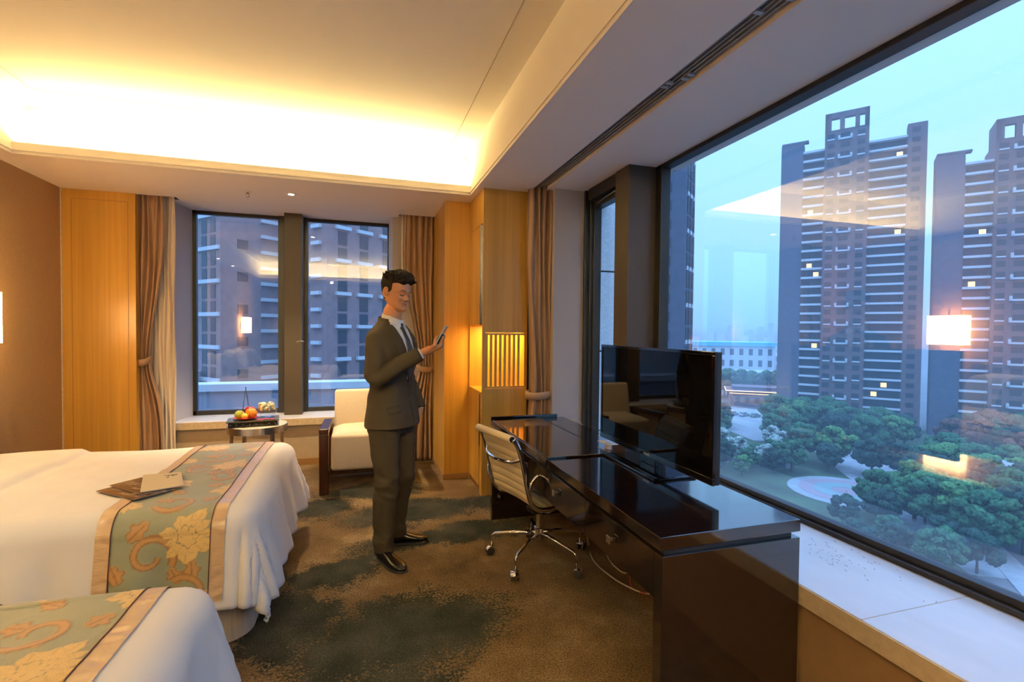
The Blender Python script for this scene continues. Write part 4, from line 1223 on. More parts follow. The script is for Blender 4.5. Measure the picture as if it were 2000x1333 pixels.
def fruit(name, dx, dy, r, mat, lab, cat, squash=(1, 1, 1), dz=0.0):
    dx *= FS; dy *= FS; r *= FS
    c_ = pc + du*dx + dv_*dy + Vector((0, 0, 0.0055+r*squash[2]+dz))
    t = thing(name, c_-Vector((0, 0, r)), lab, cat)
    rings = []
    m = MB()
    def ff(u, v):
        th_, ph = 2*PI*u, PI*v-PI/2
        rr = r*(1 - (0.16*math.exp(-((PI/2-ph)/0.35)**2)) - 0.08*math.exp(-((ph+PI/2)/0.3)**2))
        return c_ + Vector((rr*cos(ph)*cos(th_)*squash[0], rr*cos(ph)*sin(th_)*squash[1], rr*sin(ph)*squash[2]))
    m.grid(ff, 24, 16, closed_u=True)
    obj('flesh', m, mat, t, smooth=True)
    obj('stem', MB().tube([c_+Vector((0, 0, r*0.80)), c_+Vector((0.002, 0, r*1.08))], 0.0015, 6), M_['cord'], t)
    return t
fruit('apple', -0.038, -0.005, 0.031, pmat('green_apple', (0.42, 0.48, 0.05), 0.3, var=0.15, scale=60), 'green apple at the left of the red plate', 'apple')
fruit('orange', 0.032, -0.012, 0.037, pmat('orange_peel', (0.95, 0.33, 0.02), 0.4, bump=0.3, bscale=700), 'large orange at the right of the red plate', 'orange')
fruit('pear', -0.004, -0.046, 0.021, pmat('yellow_pear', (0.90, 0.62, 0.08), 0.4), 'small yellow fruit in front between apple and orange', 'fruit', dz=0.004)
fruit('apple', 0.022, 0.050, 0.034, pmat('red_apple', (0.45, 0.02, 0.02), 0.25, var=0.3, scale=40), 'dark red apple behind the orange', 'apple', dz=0.016)
wm = MB()
apex = pc + du*0.0 + Vector((0, 0, 0.275))
for k in range(4):
    a = PI/4+PI/2*k
    q = pc + du*0.050*cos(a)*0.9 + dv_*0.094*sin(a) + Vector((0, 0, 0.022))
    wm.tube(smooth_path([q, q.lerp(apex, 0.5), apex - (apex-q)*0.02, apex]), 0.0016, 6)
wm.ball(apex+Vector((0, 0, 0.003)), 0.0055, 10, 8)
tag(obj('fruit_hanger', wm, M_['gloss_black'], smooth=True), 'black wire carrier rising to a point over the fruit', 'wire carrier')
# fish-bowl vase of cream petals
VS = 1.32
vc = bx + du*0.105 + dv_*0.030 + Vector((0, 0, 0.0565))
gm = bpy.data.materials.new('clear_glass'); gm.use_nodes = True
gp = gm.node_tree.nodes['Principled BSDF']; gp.inputs['Transmission Weight'].default_value = 1.0; gp.inputs['Roughness'].default_value = 0.0; gp.inputs['IOR'].default_value = 1.3
gp.inputs['Base Color'].default_value = (0.92, 0.97, 1, 1)
vs = thing('glass_vase', vc, 'round glass bowl filled with cream blossoms beside the fruit', 'vase')
prof_o = [(r_*VS, z_*VS) for r_, z_ in [(0.0, 0.0), (0.030, 0.001), (0.052, 0.018), (0.064, 0.045), (0.064, 0.068), (0.054, 0.094), (0.047, 0.104), (0.044, 0.103), (0.051, 0.092), (0.060, 0.067), (0.060, 0.046), (0.049, 0.021), (0.028, 0.005), (0.0, 0.004)]]
obj('bowl', MB().lathe(prof_o, vc, 40), glass_mat('thin_clear_glass', (0.96, 0.98, 1.0), 0.06, 0.8), vs, smooth=True)
bl = MB(); rnd = random.Random(2)
for i in range(120):
    a = rnd.uniform(0, 6.28); r = 0.050*math.sqrt(rnd.random()); z = rnd.uniform(0.055, 0.096)
    r = min(r, 0.052 if z < 0.08 else 0.046)
    bl.ball(vc+Vector((r*cos(a), r*sin(a), z))*1.0 + Vector((r*cos(a), r*sin(a), z))*(VS-1)*0.9, rnd.uniform(0.009, 0.014), 7, 5)
obj('blossoms', bl, pmat('cream_petals', (0.85, 0.80, 0.50), 0.7), vs, smooth=True, label='cream blossoms')['kind'] = 'stuff'
# pink ribbon / petals on the tray
pk = MB(); rnd = random.Random(5)
for i in range(16):
    q = bx + du*rnd.uniform(0.035, 0.155) - dv_*rnd.uniform(0.062, 0.098) + Vector((0, 0, 0.0595))
    pk.ball(q, rnd.uniform(0.010, 0.016), 8, 5, (1, 0.8, 0.28))
tag(obj('flower_petals', pk, pmat('pink_petals', (0.85, 0.05, 0.18), 0.5), smooth=True), 'scattered pink petals on the black tray in front of the bowl', 'petals', kind='stuff')

# ------------------------------------------------------------------ the man
def remesh(mb, voxel, smooth_it=4, fac=0.5):
    me = bpy.data.meshes.new('tmp'); me.from_pydata([tuple(v) for v in mb.v], [], mb.f)
    bm = bmesh.new(); bm.from_mesh(me); bmesh.ops.recalc_face_normals(bm, faces=bm.faces)
    bm.to_mesh(me); bm.free()
    o = bpy.data.objects.new('tmp', me); COL.objects.link(o)
    r = o.modifiers.new('r', 'REMESH'); r.mode = 'VOXEL'; r.voxel_size = voxel
    if smooth_it:
        s = o.modifiers.new('s', 'SMOOTH'); s.factor = fac; s.iterations = smooth_it
    dg = bpy.context.evaluated_depsgraph_get()
    out = bpy.data.meshes.new_from_object(o.evaluated_get(dg))
    bpy.data.objects.remove(o); bpy.data.meshes.remove(me)
    return out

def link_mesh(name, me, mats, parent, label=None):
    me.materials.clear()
    for m in (mats if isinstance(mats, (list, tuple)) else [mats]): me.materials.append(m)
    me.polygons.foreach_set('use_smooth', [True]*len(me.polygons))
    o = bpy.data.objects.new(name, me); COL.objects.link(o); o.parent = parent
    if label: o['label'] = label
    return o

MAN = thing('person', (0.195, 3.20, 0), 'man in dark suit and tie standing by the desk, looking at a phone', 'person', rz=rad(-37))

def ell(c, rx, ry, seg=28, n=2.0, rotx=0.0):
    out = []
    for k in range(seg):
        a = 2*PI*k/seg
        cx_, sy_ = cos(a), sin(a)
        ex = abs(cx_)**(2/n)*(1 if cx_ >= 0 else -1); ey = abs(sy_)**(2/n)*(1 if sy_ >= 0 else -1)
        out.append(Vector((c[0]+rx*ex, c[1]+ry*ey, c[2])))
    return out

# --- head (own frame: x forward, y left, z up from the chin), later tilted onto the neck
HT = [  # z, front x, back x, half width
    (0.000, 0.074, 0.020, 0.020), (0.008, 0.084, 0.000, 0.033), (0.022, 0.088, -0.022, 0.046), (0.040, 0.087, -0.048, 0.057),
    (0.060, 0.086, -0.072, 0.064), (0.085, 0.085, -0.086, 0.070), (0.110, 0.083, -0.096, 0.0735), (0.130, 0.086, -0.101, 0.0755),
    (0.155, 0.087, -0.104, 0.0765), (0.180, 0.079, -0.100, 0.0735), (0.200, 0.062, -0.086, 0.064), (0.216, 0.036, -0.058, 0.046), (0.2265, 0.004, -0.02, 0.014)]
def head_point(zz, th):
    f, b, w_ = lerp_tab(HT, zz)
    c_ = (f+b)/2; rx = (f-b)/2
    cx_, sy_ = cos(th), sin(th)
    n = 2.25
    ex = abs(cx_)**(2/n)*(1 if cx_ >= 0 else -1); ey = abs(sy_)**(2/n)*(1 if sy_ >= 0 else -1)
    x = c_+rx*ex; y = w_*ey
    if cx_ > 0:
        G = lambda y0, z0, sy, sz: math.exp(-((abs(y)-y0)/sy)**2-((zz-z0)/sz)**2)
        x += 0.004*G(0.0, 0.128, 0.045, 0.012)            # brow
        x += 0.005*G(0.030, 0.128, 0.018, 0.008)
        x -= 0.0115*G(0.030, 0.110, 0.016, 0.011)          # sockets
        x += 0.006*G(0.044, 0.082, 0.020, 0.018)          # cheekbones
        nz = max(0.0, min(1.0, (0.122-zz)/(0.122-0.080)))
        if 0.070 < zz < 0.124:
            wid = 0.0085+0.006*nz
            amp = 0.003+0.021*nz**1.25
            if zz < 0.080: amp *= max(0, (zz-0.068)/0.012)
            x += amp*math.exp(-(y/wid)**2)
            x += 0.007*math.exp(-((abs(y)-0.013)/0.006)**2-((zz-0.080)/0.007)**2)   # nostrils
        x += 0.0065*G(0.0, 0.0585, 0.022, 0.0055)         # upper lip
        x += 0.0065*G(0.0, 0.0475, 0.019, 0.0055)         # lower lip
        x -= 0.0050*G(0.0, 0.0530, 0.026, 0.0022)         # mouth line
        x -= 0.0035*G(0.0, 0.0365, 0.020, 0.006)          # below lip
        x += 0.0045*G(0.0, 0.017, 0.020, 0.012)           # chin
        x -= 0.0030*G(0.036, 0.055, 0.010, 0.020)
    return Vector((x, y, zz))
HR = Matrix.Rotation(rad(-9), 4, 'Z') @ Matrix.Rotation(rad(13), 4, 'Y')
HO = Vector((0.030, 0.0, 1.568))       # chin height on the body
piv = Vector((0, 0, 0.10))
def Hm(p): return HO + (HR.to_3x3() @ (Vector(p) - piv)) + piv
NZ, NT = 84, 90
headm = MB()
rings = []
for j in range(NZ+1):
    zz = 0.2265*(j/NZ)
    rings.append([Hm(head_point(zz, 2*PI*k/NT)) for k in range(NT)])
headm.loft(rings)
for s_ in (-1, 1):
    # ears
    ec = Vector((-0.010, s_*0.0750, 0.100))
    er = []
    for (dx, dz, w_, hgt) in ((0,0,0,0),):
        pass
    path = []
    for k in range(15):
        a = -PI*0.62 + PI*1.55*k/14
        path.append(Hm(ec + Vector((-0.016*cos(a)*-1 - 0.006, s_*(0.010+0.006*sin(a*0.7)), 0.031*sin(a)))))
    path = [Hm(ec + Vector((-(0.017*cos(a)) , s_*(0.009+0.004*cos(a)), 0.030*sin(a)+0.004))) for a in [-PI*0.55+PI*1.25*k/14 for k in range(15)]]
    headm.tube(path, [0.003, 0.004, 0.0048]+[0.0048]*9+[0.0042, 0.0036, 0.003], 8)
    headm.ball(Hm(ec+Vector((-0.004, s_*0.004, 0.002))), 0.017, 12, 8, (0.75, 0.42, 1.5), HR.to_3x3())
    headm.ball(Hm(ec+Vector((0.008, s_*0.004, -0.026))), 0.0075, 10, 6, (1, 0.5, 1.2), HR.to_3x3())
    # closed-down eyelids over the eyeballs
    headm.ball(Hm(Vector((0.0715, s_*0.0300, 0.1105))), 0.0125, 16, 12, (0.9, 1.15, 0.92), HR.to_3x3())

body = MB()
body.v += headm.v; body.f += headm.f; body.m += headm.m
# neck and trunk
body.loft([ell((-0.012, 0, 1.36), 0.07, 0.13), ell((-0.012, 0, 1.45), 0.066, 0.090), ell((-0.006, 0, 1.49), 0.060, 0.064), ell((0.000, 0, 1.53), 0.059, 0.059),
           ell((0.006, 0, 1.57), 0.058, 0.057), ell((0.016, 0, 1.605), 0.046, 0.046)])
body.loft([ell((0, 0, 0.86), 0.10, 0.145), ell((0, 0, 1.0), 0.09, 0.13), ell((0, 0, 1.15), 0.09, 0.14), ell((0, 0, 1.30), 0.095, 0.155), ell((-0.01, 0, 1.40), 0.075, 0.15), ell((-0.01, 0, 1.44), 0.05, 0.10)])
# right arm bent, holding the phone; left arm down with its hand in the trouser pocket
SR, ER, WR = Vector((-0.012, -0.150, 1.388)), Vector((0.045, -0.232, 1.165)), Vector((0.268, -0.100, 1.305))
SL, EL, WL = Vector((-0.010, 0.150, 1.388)), Vector((-0.030, 0.225, 1.130)), Vector((0.100, 0.175, 0.930))
for a, b, ra, rb in ((SR, ER, 0.048, 0.038), (ER, WR, 0.038, 0.026), (SL, EL, 0.048, 0.038), (EL, WL, 0.038, 0.026)):
    body.cap(a, b, ra, rb, 16)
HIPR, KNR, ANR = Vector((0.0, -0.085, 0.88)), Vector((0.022, -0.085, 0.50)), Vector((-0.010, -0.068, 0.085))
HIPL, KNL, ANL = Vector((0.0, 0.085, 0.88)), Vector((0.010, 0.125, 0.50)), Vector((-0.075, 0.165, 0.085))
for h, k_, a in ((HIPR, KNR, ANR), (HIPL, KNL, ANL)):
    body.cap(h, k_, 0.078, 0.052, 16); body.cap(k_, a, 0.050, 0.034, 16)
body.cap(WL, WL+Vector((-0.005, -0.045, -0.075)), 0.026, 0.020, 12)
# right hand: palm, four bent fingers wrapped round the phone, thumb on its face
fwd = (WR-ER).normalized()
PHC = Vector((0.375, -0.055, 1.405))        # phone centre
ph_up = Vector((0.46, 0.03, 0.80)).normalized()        # long axis of the phone
ph_n = Vector((-0.80, -0.22, 0.46)); ph_n = (ph_n - ph_up*ph_n.dot(ph_up)).normalized()   # screen normal, towards his face
ph_x = ph_up.cross(ph_n).normalized()       # across
PW, PL, PT = 0.036, 0.074, 0.0042
low = PHC - ph_up*0.040
palm_c = low - ph_n*0.022 - ph_up*0.010
kn = palm_c + ph_up*0.015
# palm slab from wrist to under the phone
body.cap(WR, WR.lerp(palm_c, 0.45), 0.024, 0.027, 14)
pv = (palm_c-WR).normalized()
for off_ in (-0.020, 0.0, 0.020):
    body.cap(WR + ph_x*off_*0.5 + pv*0.015, palm_c + ph_x*off_ , 0.019, 0.0165, 12)
side = -1
def finger(pts, rs):
    for (a, b), (ra, rb) in zip(zip(pts, pts[1:]), zip(rs, rs[1:])):
        body.cap(a, b, ra, rb, 10)
# fingers start at the back of the phone on one edge and fold round the far edge
for i, (t_, ln) in enumerate(((0.030, 1.0), (0.010, 1.06), (-0.011, 1.0), (-0.032, 0.82))):
    base = PHC - ph_up*0.022 + ph_up*t_ - ph_n*(PT+0.013) - ph_x*0.012*side
    p0 = palm_c.lerp(base, 0.35) + ph_x*0.004*i*0
    p1 = base
    p2 = base + ph_x*side*0.026*ln + ph_n*0.001
    p3 = PHC - ph_up*0.022 + ph_up*t_ + ph_x*side*(PW+0.0085) + ph_n*(0.000)
    p4 = PHC - ph_up*0.022 + ph_up*t_ + ph_x*side*(PW+0.002) + ph_n*(PT+0.009)
    finger([palm_c + ph_up*t_*0.3, p1, p2, p3, p4], [0.0115, 0.0095, 0.0088, 0.0080, 0.0068])
# thumb along the near edge and onto the screen
tb0 = WR.lerp(palm_c, 0.45) - ph_x*side*0.020 + ph_n*0.006
tb1 = low - ph_x*side*(PW+0.010) - ph_up*0.012 - ph_n*0.002
tb2 = low - ph_x*side*(PW+0.004) + ph_up*0.018 + ph_n*(PT+0.007)
tb3 = low - ph_x*side*(PW-0.016) + ph_up*0.036 + ph_n*(PT+0.0095)
finger([tb0, tb1, tb2, tb3], [0.0145, 0.0120, 0.0105, 0.0080])
bme = remesh(body, 0.0026, 2, 0.5)
# skin colour by place on the head
HI = HR.to_3x3().inverted()
def to_head(p): return HI @ (Vector(p) - HO - piv) + piv
att = bme.color_attributes.new('Col', 'FLOAT_COLOR', 'POINT')
skin = Vector((0.60, 0.28, 0.125)); lip = Vector((0.40, 0.13, 0.085)); brow = Vector((0.030, 0.018, 0.012)); lash = Vector((0.05, 0.025, 0.018))
for i, v in enumerate(bme.vertices):
    c_ = skin
    if v.co.z > 1.50:
        h = to_head(v.co); y = abs(h.y)
        if h.x > 0.045:
            l = math.exp(-((h.z-0.0535)/0.0085)**4 - (y/(0.0235))**4)
            c_ = c_.lerp(lip, 0.95*l)
            if abs(h.z-0.0532) < 0.0022 and y < 0.025: c_ = c_.lerp(lash, 0.75)
            bz2 = 0.1305 + 0.0045*sin(min(1, max(0, (y-0.012)/0.036))*PI*0.75)
            bb = math.exp(-((h.z-bz2)/0.0046)**4) * sstep(0.010, 0.016, y) * (1-sstep(0.044, 0.050, y))
            c_ = c_.lerp(brow, 0.9*bb)
            # lash line below the lowered lid
            lz = 0.1065 - 0.0022*math.cos(min(1, abs(y-0.030)/0.016)*PI/2)
            ll = math.exp(-((h.z-lz)/0.0030)**2) * (1-sstep(0.012, 0.0155, abs(y-0.030)))
            c_ = c_.lerp(lash, 0.95*ll)
            if abs(h.z-0.0735) < 0.003 and 0.006 < y < 0.013: c_ = c_.lerp(lash, 0.6)
            ck = math.exp(-((h.z-0.075)/0.022)**2-((y-0.045)/0.02)**2)
            c_ = c_.lerp(Vector((0.60, 0.25, 0.14)), 0.4*ck)
    att.data[i].color = (*c_, 1)
skin_m = colattr_mat('skin', 0.48, 0.08, 900)
skin_m.node_tree.nodes['Principled BSDF'].inputs['Subsurface Weight'].default_value = 0.12
skin_m.node_tree.nodes['Principled BSDF'].inputs['Subsurface Radius'].default_value = (0.012, 0.005, 0.003)
skin_m.node_tree.nodes['Principled BSDF'].inputs['Subsurface Scale'].default_value = 0.4
link_mesh('body', bme, skin_m, MAN)

# --- hair: short sides, swept-up fringe
hm_ = MB()
rings = []
NH = 70
for j in range(NH+1):
    zz = 0.2265*(j/NH)
    ring = []
    for k in range(120):
        th = 2*PI*k/120
        p = head_point(zz, th)
        fr_ = cos(th)                       # 1 front, -1 back
        # hairline height by direction
        if fr_ > 0.25: hl = 0.160 + 0.013*sstep(0.25, 0.8, fr_) + 0.006*math.cos(p.y*90)
        elif fr_ > -0.12: hl = 0.163 - (0.25-fr_)/0.37*0.052
        elif fr_ > -0.45: hl = 0.111 - (-0.12-fr_)/0.33*0.055
        else: hl = 0.056 - (-0.45-fr_)/0.55*0.026
        # sideburn in front of the ear
        if 0.05 < fr_ < 0.27: hl = min(hl, 0.098+ (fr_-0.05)*0.1)
        g = sstep(hl-0.004, hl+0.010, zz)
        top = sstep(0.165, 0.215, zz)
        front = sstep(-0.2, 0.9, fr_)
        nz_ = noise.noise(Vector((p.x*38, p.y*38, zz*38)))*0.5+0.5
        nz2 = noise.noise(Vector((p.x*110+3, p.y*150, zz*70)))
        th_ = -0.008 + g*(0.010 + 0.006*sstep(0.10, 0.16, zz) + top*(0.006+0.013*nz_) + top*front*0.009 + 0.0035*nz2*(0.5+top) + 0.003*sin(k*1.7+zz*300)*top*0.6)
        nrm = Vector((p.x+0.008, p.y*1.25, (zz-0.115)*0.75)).normalized()
        q = p + nrm*th_
        q += Vector((0.012*top*front*g, 0.006*top*g, 0.004*top*g))
        ring.append(Hm(q))
    rings.append(ring)
hm_.loft(rings)
rnd = random.Random(12)
for i in range(95):      # loose tufts
    a = rnd.uniform(0, 2*PI); zz = rnd.uniform(0.175, 0.222)
    p = head_point(min(zz, 0.2255), a)
    nrm = Vector((p.x+0.008, p.y*1.2, (zz-0.115)*0.9)).normalized()
    d = (nrm + Vector((0.5*rnd.random()+0.1, rnd.uniform(-0.5, 0.7), rnd.uniform(-0.1, 0.5)))).normalized()
    q = p+nrm*(0.014+0.008*max(0, cos(a)))
    q2 = q + d*rnd.uniform(0.010, 0.019)
    q3 = q2 + (d+Vector((0.5, rnd.uniform(-0.5, 0.5), -0.5))).normalized()*rnd.uniform(0.005, 0.010)
    hm_.tube([Hm(p+nrm*0.006), Hm(q), Hm(q2), Hm(q3)], [0.0060, 0.0055, 0.0036, 0.0010], 6)
hme = remesh(hm_, 0.0026, 1, 0.4)
link_mesh('hair', hme, pmat('black_hair', (0.006, 0.004, 0.003), 0.7, spec=0.12, bump=0.6, bscale=260, stretch=(1, 1, 0.25)), MAN)

# --- suit jacket
suit = pmat('dark_suit', (0.035, 0.027, 0.017), 0.72, var=0.10, scale=300, bump=0.12, bscale=700, spec=0.2)
jk = MB()
JT = [  # z, x centre, half depth, half width
    (0.842, 0.005, 0.142, 0.196), (0.90, 0.003, 0.137, 0.189), (1.00, 0.000, 0.122, 0.172), (1.08, 0.000, 0.113, 0.162), (1.16, 0.002, 0.116, 0.168),
    (1.24, 0.004, 0.124, 0.182), (1.32, 0.002, 0.128, 0.196), (1.38, -0.006, 0.118, 0.198), (1.41, -0.011, 0.106, 0.190), (1.435, -0.014, 0.094, 0.168), (1.455, -0.016, 0.082, 0.136), (1.475, -0.016, 0.072, 0.104), (1.50, -0.018, 0.064, 0.078)]
rings = []
for i in range(45):
    z = 0.842 + (1.50-0.842)*i/44
    xc, hx, hy = lerp_tab(JT, z)
    ring = []
    for k in range(64):
        a = 2*PI*k/64
        cx_, sy_ = cos(a), sin(a); n = 2.3
        ex = abs(cx_)**(2/n)*(1 if cx_ >= 0 else -1); ey = abs(sy_)**(2/n)*(1 if sy_ >= 0 else -1)
        wr = 0.004*noise.noise(Vector((ex*2.2, ey*3, z*9)))+0.003*sin(z*38+ey*5+ex*2)*math.exp(-((z-1.10)/0.09)**2)
        tilt = 0.012*max(0, cx_)*(1-sstep(0.84, 1.0, z))
        zz = z - (0.012*sy_*0 ) 
        ring.append(Vector((xc+(hx+wr)*ex+tilt, (hy+wr)*ey, zz)))
    rings.append(ring)
jk.loft(rings)
def sleeve(S, E, W_, r0, r1, r2, mb, inward):
    # shoulder cap, upper arm, forearm with elbow creases
    mb.ball(S+Vector((0, inward*0.004, -0.004)), r0*1.0, 18, 12, (1, 1.0, 0.92))
    path, rs = [], []
    pts = smooth_path([S, S.lerp(E, 0.5)+Vector((-0.004, inward*0.004, 0)), E, E.lerp(W_, 0.5), W_], 9)
    n = len(pts)
    for i, p in enumerate(pts):
        f = i/(n-1)
        r = r0+(r1-r0)*sstep(0, 0.5, f) if f < 0.5 else r1+(r2-r1)*sstep(0.5, 1.0, f)
        crease = 0.0045*sin(f*62)*math.exp(-((f-0.52)/0.13)**2) + 0.002*sin(f*90+1)*math.exp(-((f-0.85)/0.12)**2)
        path.append(p); rs.append(r+crease)
    mb.tube(path, rs, 22)
WRs = ER.lerp(WR, 0.985); WLs = EL.lerp(WL, 1.02)
tors_v, tors_f = list(jk.v), list(jk.f)
sleeve(SR, ER, WRs, 0.060, 0.056, 0.046, jk, -1)
sleeve(SL, EL, WLs, 0.060, 0.052, 0.045, jk, 1)
# left front of the jacket pushed open by the arm in the pocket
jk.loft([ell((0.105, 0.075, 0.865), 0.050, 0.050, 16), ell((0.100, 0.075, 0.95), 0.040, 0.045, 16), ell((0.085, 0.06, 1.04), 0.035, 0.04, 16)])
jme = remesh(jk, 0.0062, 9, 0.6)
for v in jme.vertices:
    c = v.co; k_ = 0.0028*noise.noise(Vector((c.x*9, c.y*9, c.z*14+c.y*10)))+0.0022*sin(c.z*55+c.y*30+c.x*20)*noise.noise(Vector((c.x*5, c.y*5, c.z*5)))
    v.co += Vector((c.x, c.y, 0)).normalized()*k_
jo = link_mesh('jacket', jme, suit, MAN)
tb_ = MB(); tb_.v = tors_v; tb_.f = tors_f
tme = remesh(tb_, 0.0062, 3, 0.5)
bvh = BVHTree.FromPolygons([v.co.copy() for v in tme.vertices], [tuple(p.vertices) for p in tme.polygons])
def front(y, z, off=0.0, default=None):
    h = bvh.ray_cast(Vector((0.5, y, z)), Vector((-1, 0, 0)))
    if h[0] is None: return Vector((default if default is not None else 0.0, y, z))
    return h[0] + Vector((off, 0, 0))
def frontn(y, z, off):
    h = bvh.ray_cast(Vector((0.5, y, z)), Vector((-1, 0, 0)))
    if h[0] is None: return Vector((0.06, y, z))
    n_ = h[1]; 
    if n_.x < 0: n_ = -n_
    return h[0]+n_*off
def h_miss(y, z): return bvh.ray_cast(Vector((0.5, y, z)), Vector((-1, 0, 0)))[0] is None
# shirt front in the V
VB = 1.135; VT = 1.485
def vee(z): return 0.004 + 0.074*((z-VB)/(VT-VB))**0.9
white_sh = pmat('white_shirt', (0.78, 0.74, 0.68), 0.7)
sm = MB()
def sf_(u, v):
    z = VB + (VT-VB)*v
    hw = vee(z)+0.006
    y = (2*u-1)*hw
    p = frontn(y, z, 0.0035)
    if z > 1.43: p = p.lerp(Vector((0.055+0.0*y, y, z)), sstep(1.43, 1.485, z)*0.6)
    return p
sm.grid(sf_, 17, 40)
so = obj('shirt', sm, white_sh, MAN, smooth=True, local=True)
sd = so.modifiers.new('t', 'SOLIDIFY'); sd.thickness = 0.003
# tie: knot and blade
tm = MB()
def tf(u, v):
    z = VB-0.005 + (1.462-VB)*v
    w_ = (0.031 - 0.014*sstep(0.55, 1.0, v))*(0.25+0.75*sstep(0.0, 0.22, v))
    y = (2*u-1)*w_
    bul = 0.006*(1-(2*u-1)**2)
    p = frontn(y, z, 0.0065+bul)
    if z > 1.43: p.x = max(p.x, 0.060+bul)
    return p
tm.grid(tf, 11, 40)
tie_m = pmat('dark_tie', (0.015, 0.015, 0.020), 0.45, var=0.2, scale=200)
to_ = obj('necktie', tm, tie_m, MAN, smooth=True, local=True); td = to_.modifiers.new('t', 'SOLIDIFY'); td.thickness = 0.004
kp = Vector((0.071, 0.0, 1.474))
obj('tie_knot', MB().loft([ell(kp+Vector((-0.006, 0, -0.026)), 0.008, 0.011, 14), ell(kp+Vector((-0.002, 0, -0.012)), 0.011, 0.014, 14), ell(kp+Vector((-0.003, 0, 0.006)), 0.011, 0.019, 14), ell(kp+Vector((-0.009, 0, 0.016)), 0.009, 0.020, 14)]), tie_m, MAN, smooth=True, local=True)
# shirt collar: standing band with two pointed leaves
cm2 = MB()
def colr(u, v):
    a = -PI + 2*PI*u
    # opening at the front (a = 0 is front)
    fr_ = cos(a)
    rx, ry = 0.066+0.006*(1-v), 0.067+0.008*(1-v)
    z = 1.488 + 0.046*v + 0.012*(-fr_)*(1) - 0.018*max(0, fr_)**2
    return Vector((0.004+rx*cos(a)+0.004*v, ry*sin(a), z))
cm2.grid(colr, 48, 6)
co = obj('collar', cm2, white_sh, MAN, smooth=True, local=True); cdm = co.modifiers.new('t', 'SOLIDIFY'); cdm.thickness = 0.003
for s_ in (-1, 1):
    lf = MB().plate([(0.070, s_*0.006, 1.492), (0.020, s_*0.064, 1.532), (0.014, s_*0.073, 1.500), (0.078, s_*0.042, 1.438)], (0.003, s_*0.001, 0.002))
    obj('collar_leaf', lf, white_sh, MAN, local=True, bevel=0.001)
# jacket collar and lapels
for s_ in (-1, 1):
    lm = MB()
    def lap(u, v):
        z = VB-0.012 + (1.468-VB+0.012)*v
        inner = max(0.0, vee(z)-0.002) if z > VB else 0.0
        wmax = 0.064*sstep(0.0, 0.55, v)*(1-0.62*sstep(0.74, 0.97, v))+0.004
        if 0.70 < v < 0.745: wmax *= 0.70
        if v >= 0.745: wmax *= 0.93
        y = s_*(inner + wmax*u)
        p = frontn(y, z, 0.0085*(1-0.3*u)+0.003*sin(PI*min(1, u)))
        if h_miss(y, z): p = Vector((0.035, y, z))
        return p
    lm.grid(lap, 10, 60)
    lo = obj('lapel', lm, suit, MAN, smooth=True, local=True); ls = lo.modifiers.new('t', 'SOLIDIFY'); ls.thickness = 0.0035
cj = MB()
def jcol(u, v):
    a = PI*0.36 + (2*PI-PI*0.72)*u
    rx, ry = 0.082-0.006*v, 0.088-0.009*v
    z = 1.462 + 0.052*v + 0.014*(-cos(a))
    return Vector((-0.008+rx*cos(a), ry*sin(a), z))
cj.grid(jcol, 36, 6)
cjo = obj('jacket_collar', cj, suit, MAN, smooth=True, local=True); q_ = cjo.modifiers.new('t', 'SOLIDIFY'); q_.thickness = 0.006
# buttons, closing edge, pockets
for z in (1.115, 1.015):
    p = frontn(0.010, z, 0.004)
    obj('button', MB().lathe([(0, 0.0), (0.009, 0.0), (0.009, 0.003), (0.006, 0.004), (0, 0.003)], p, 14, 'x'), M_['black'], MAN, local=True)
ed = MB().tube([frontn(0.018+0.02*sstep(1.0, 0.86, z) if False else 0.018, z, 0.001) for z in [1.13-0.26*k/20 for k in range(21)]], 0.0022, 6)
obj('jacket_edge', ed, suit, MAN, smooth=True, local=True)
for s_ in (-1, 1):
    pk_ = MB()
    def pf2(u, v):
        y = s_*(0.085+0.075*u); z = 0.985-0.042*v+0.010*u*-1
        return frontn(y, z, 0.0035)
    pk_.grid(pf2, 10, 5)
    po = obj('pocket_flap', pk_, suit, MAN, smooth=True, local=True); pq = po.modifiers.new('t', 'SOLIDIFY'); pq.thickness = 0.003
# white shirt cuff at the right wrist
ax_ = (WR-ER).normalized()
obj('shirt_cuff', MB().tube([WR-ax_*0.015, WR+ax_*0.006], [0.034, 0.033], 20), white_sh, MAN, smooth=True, local=True)

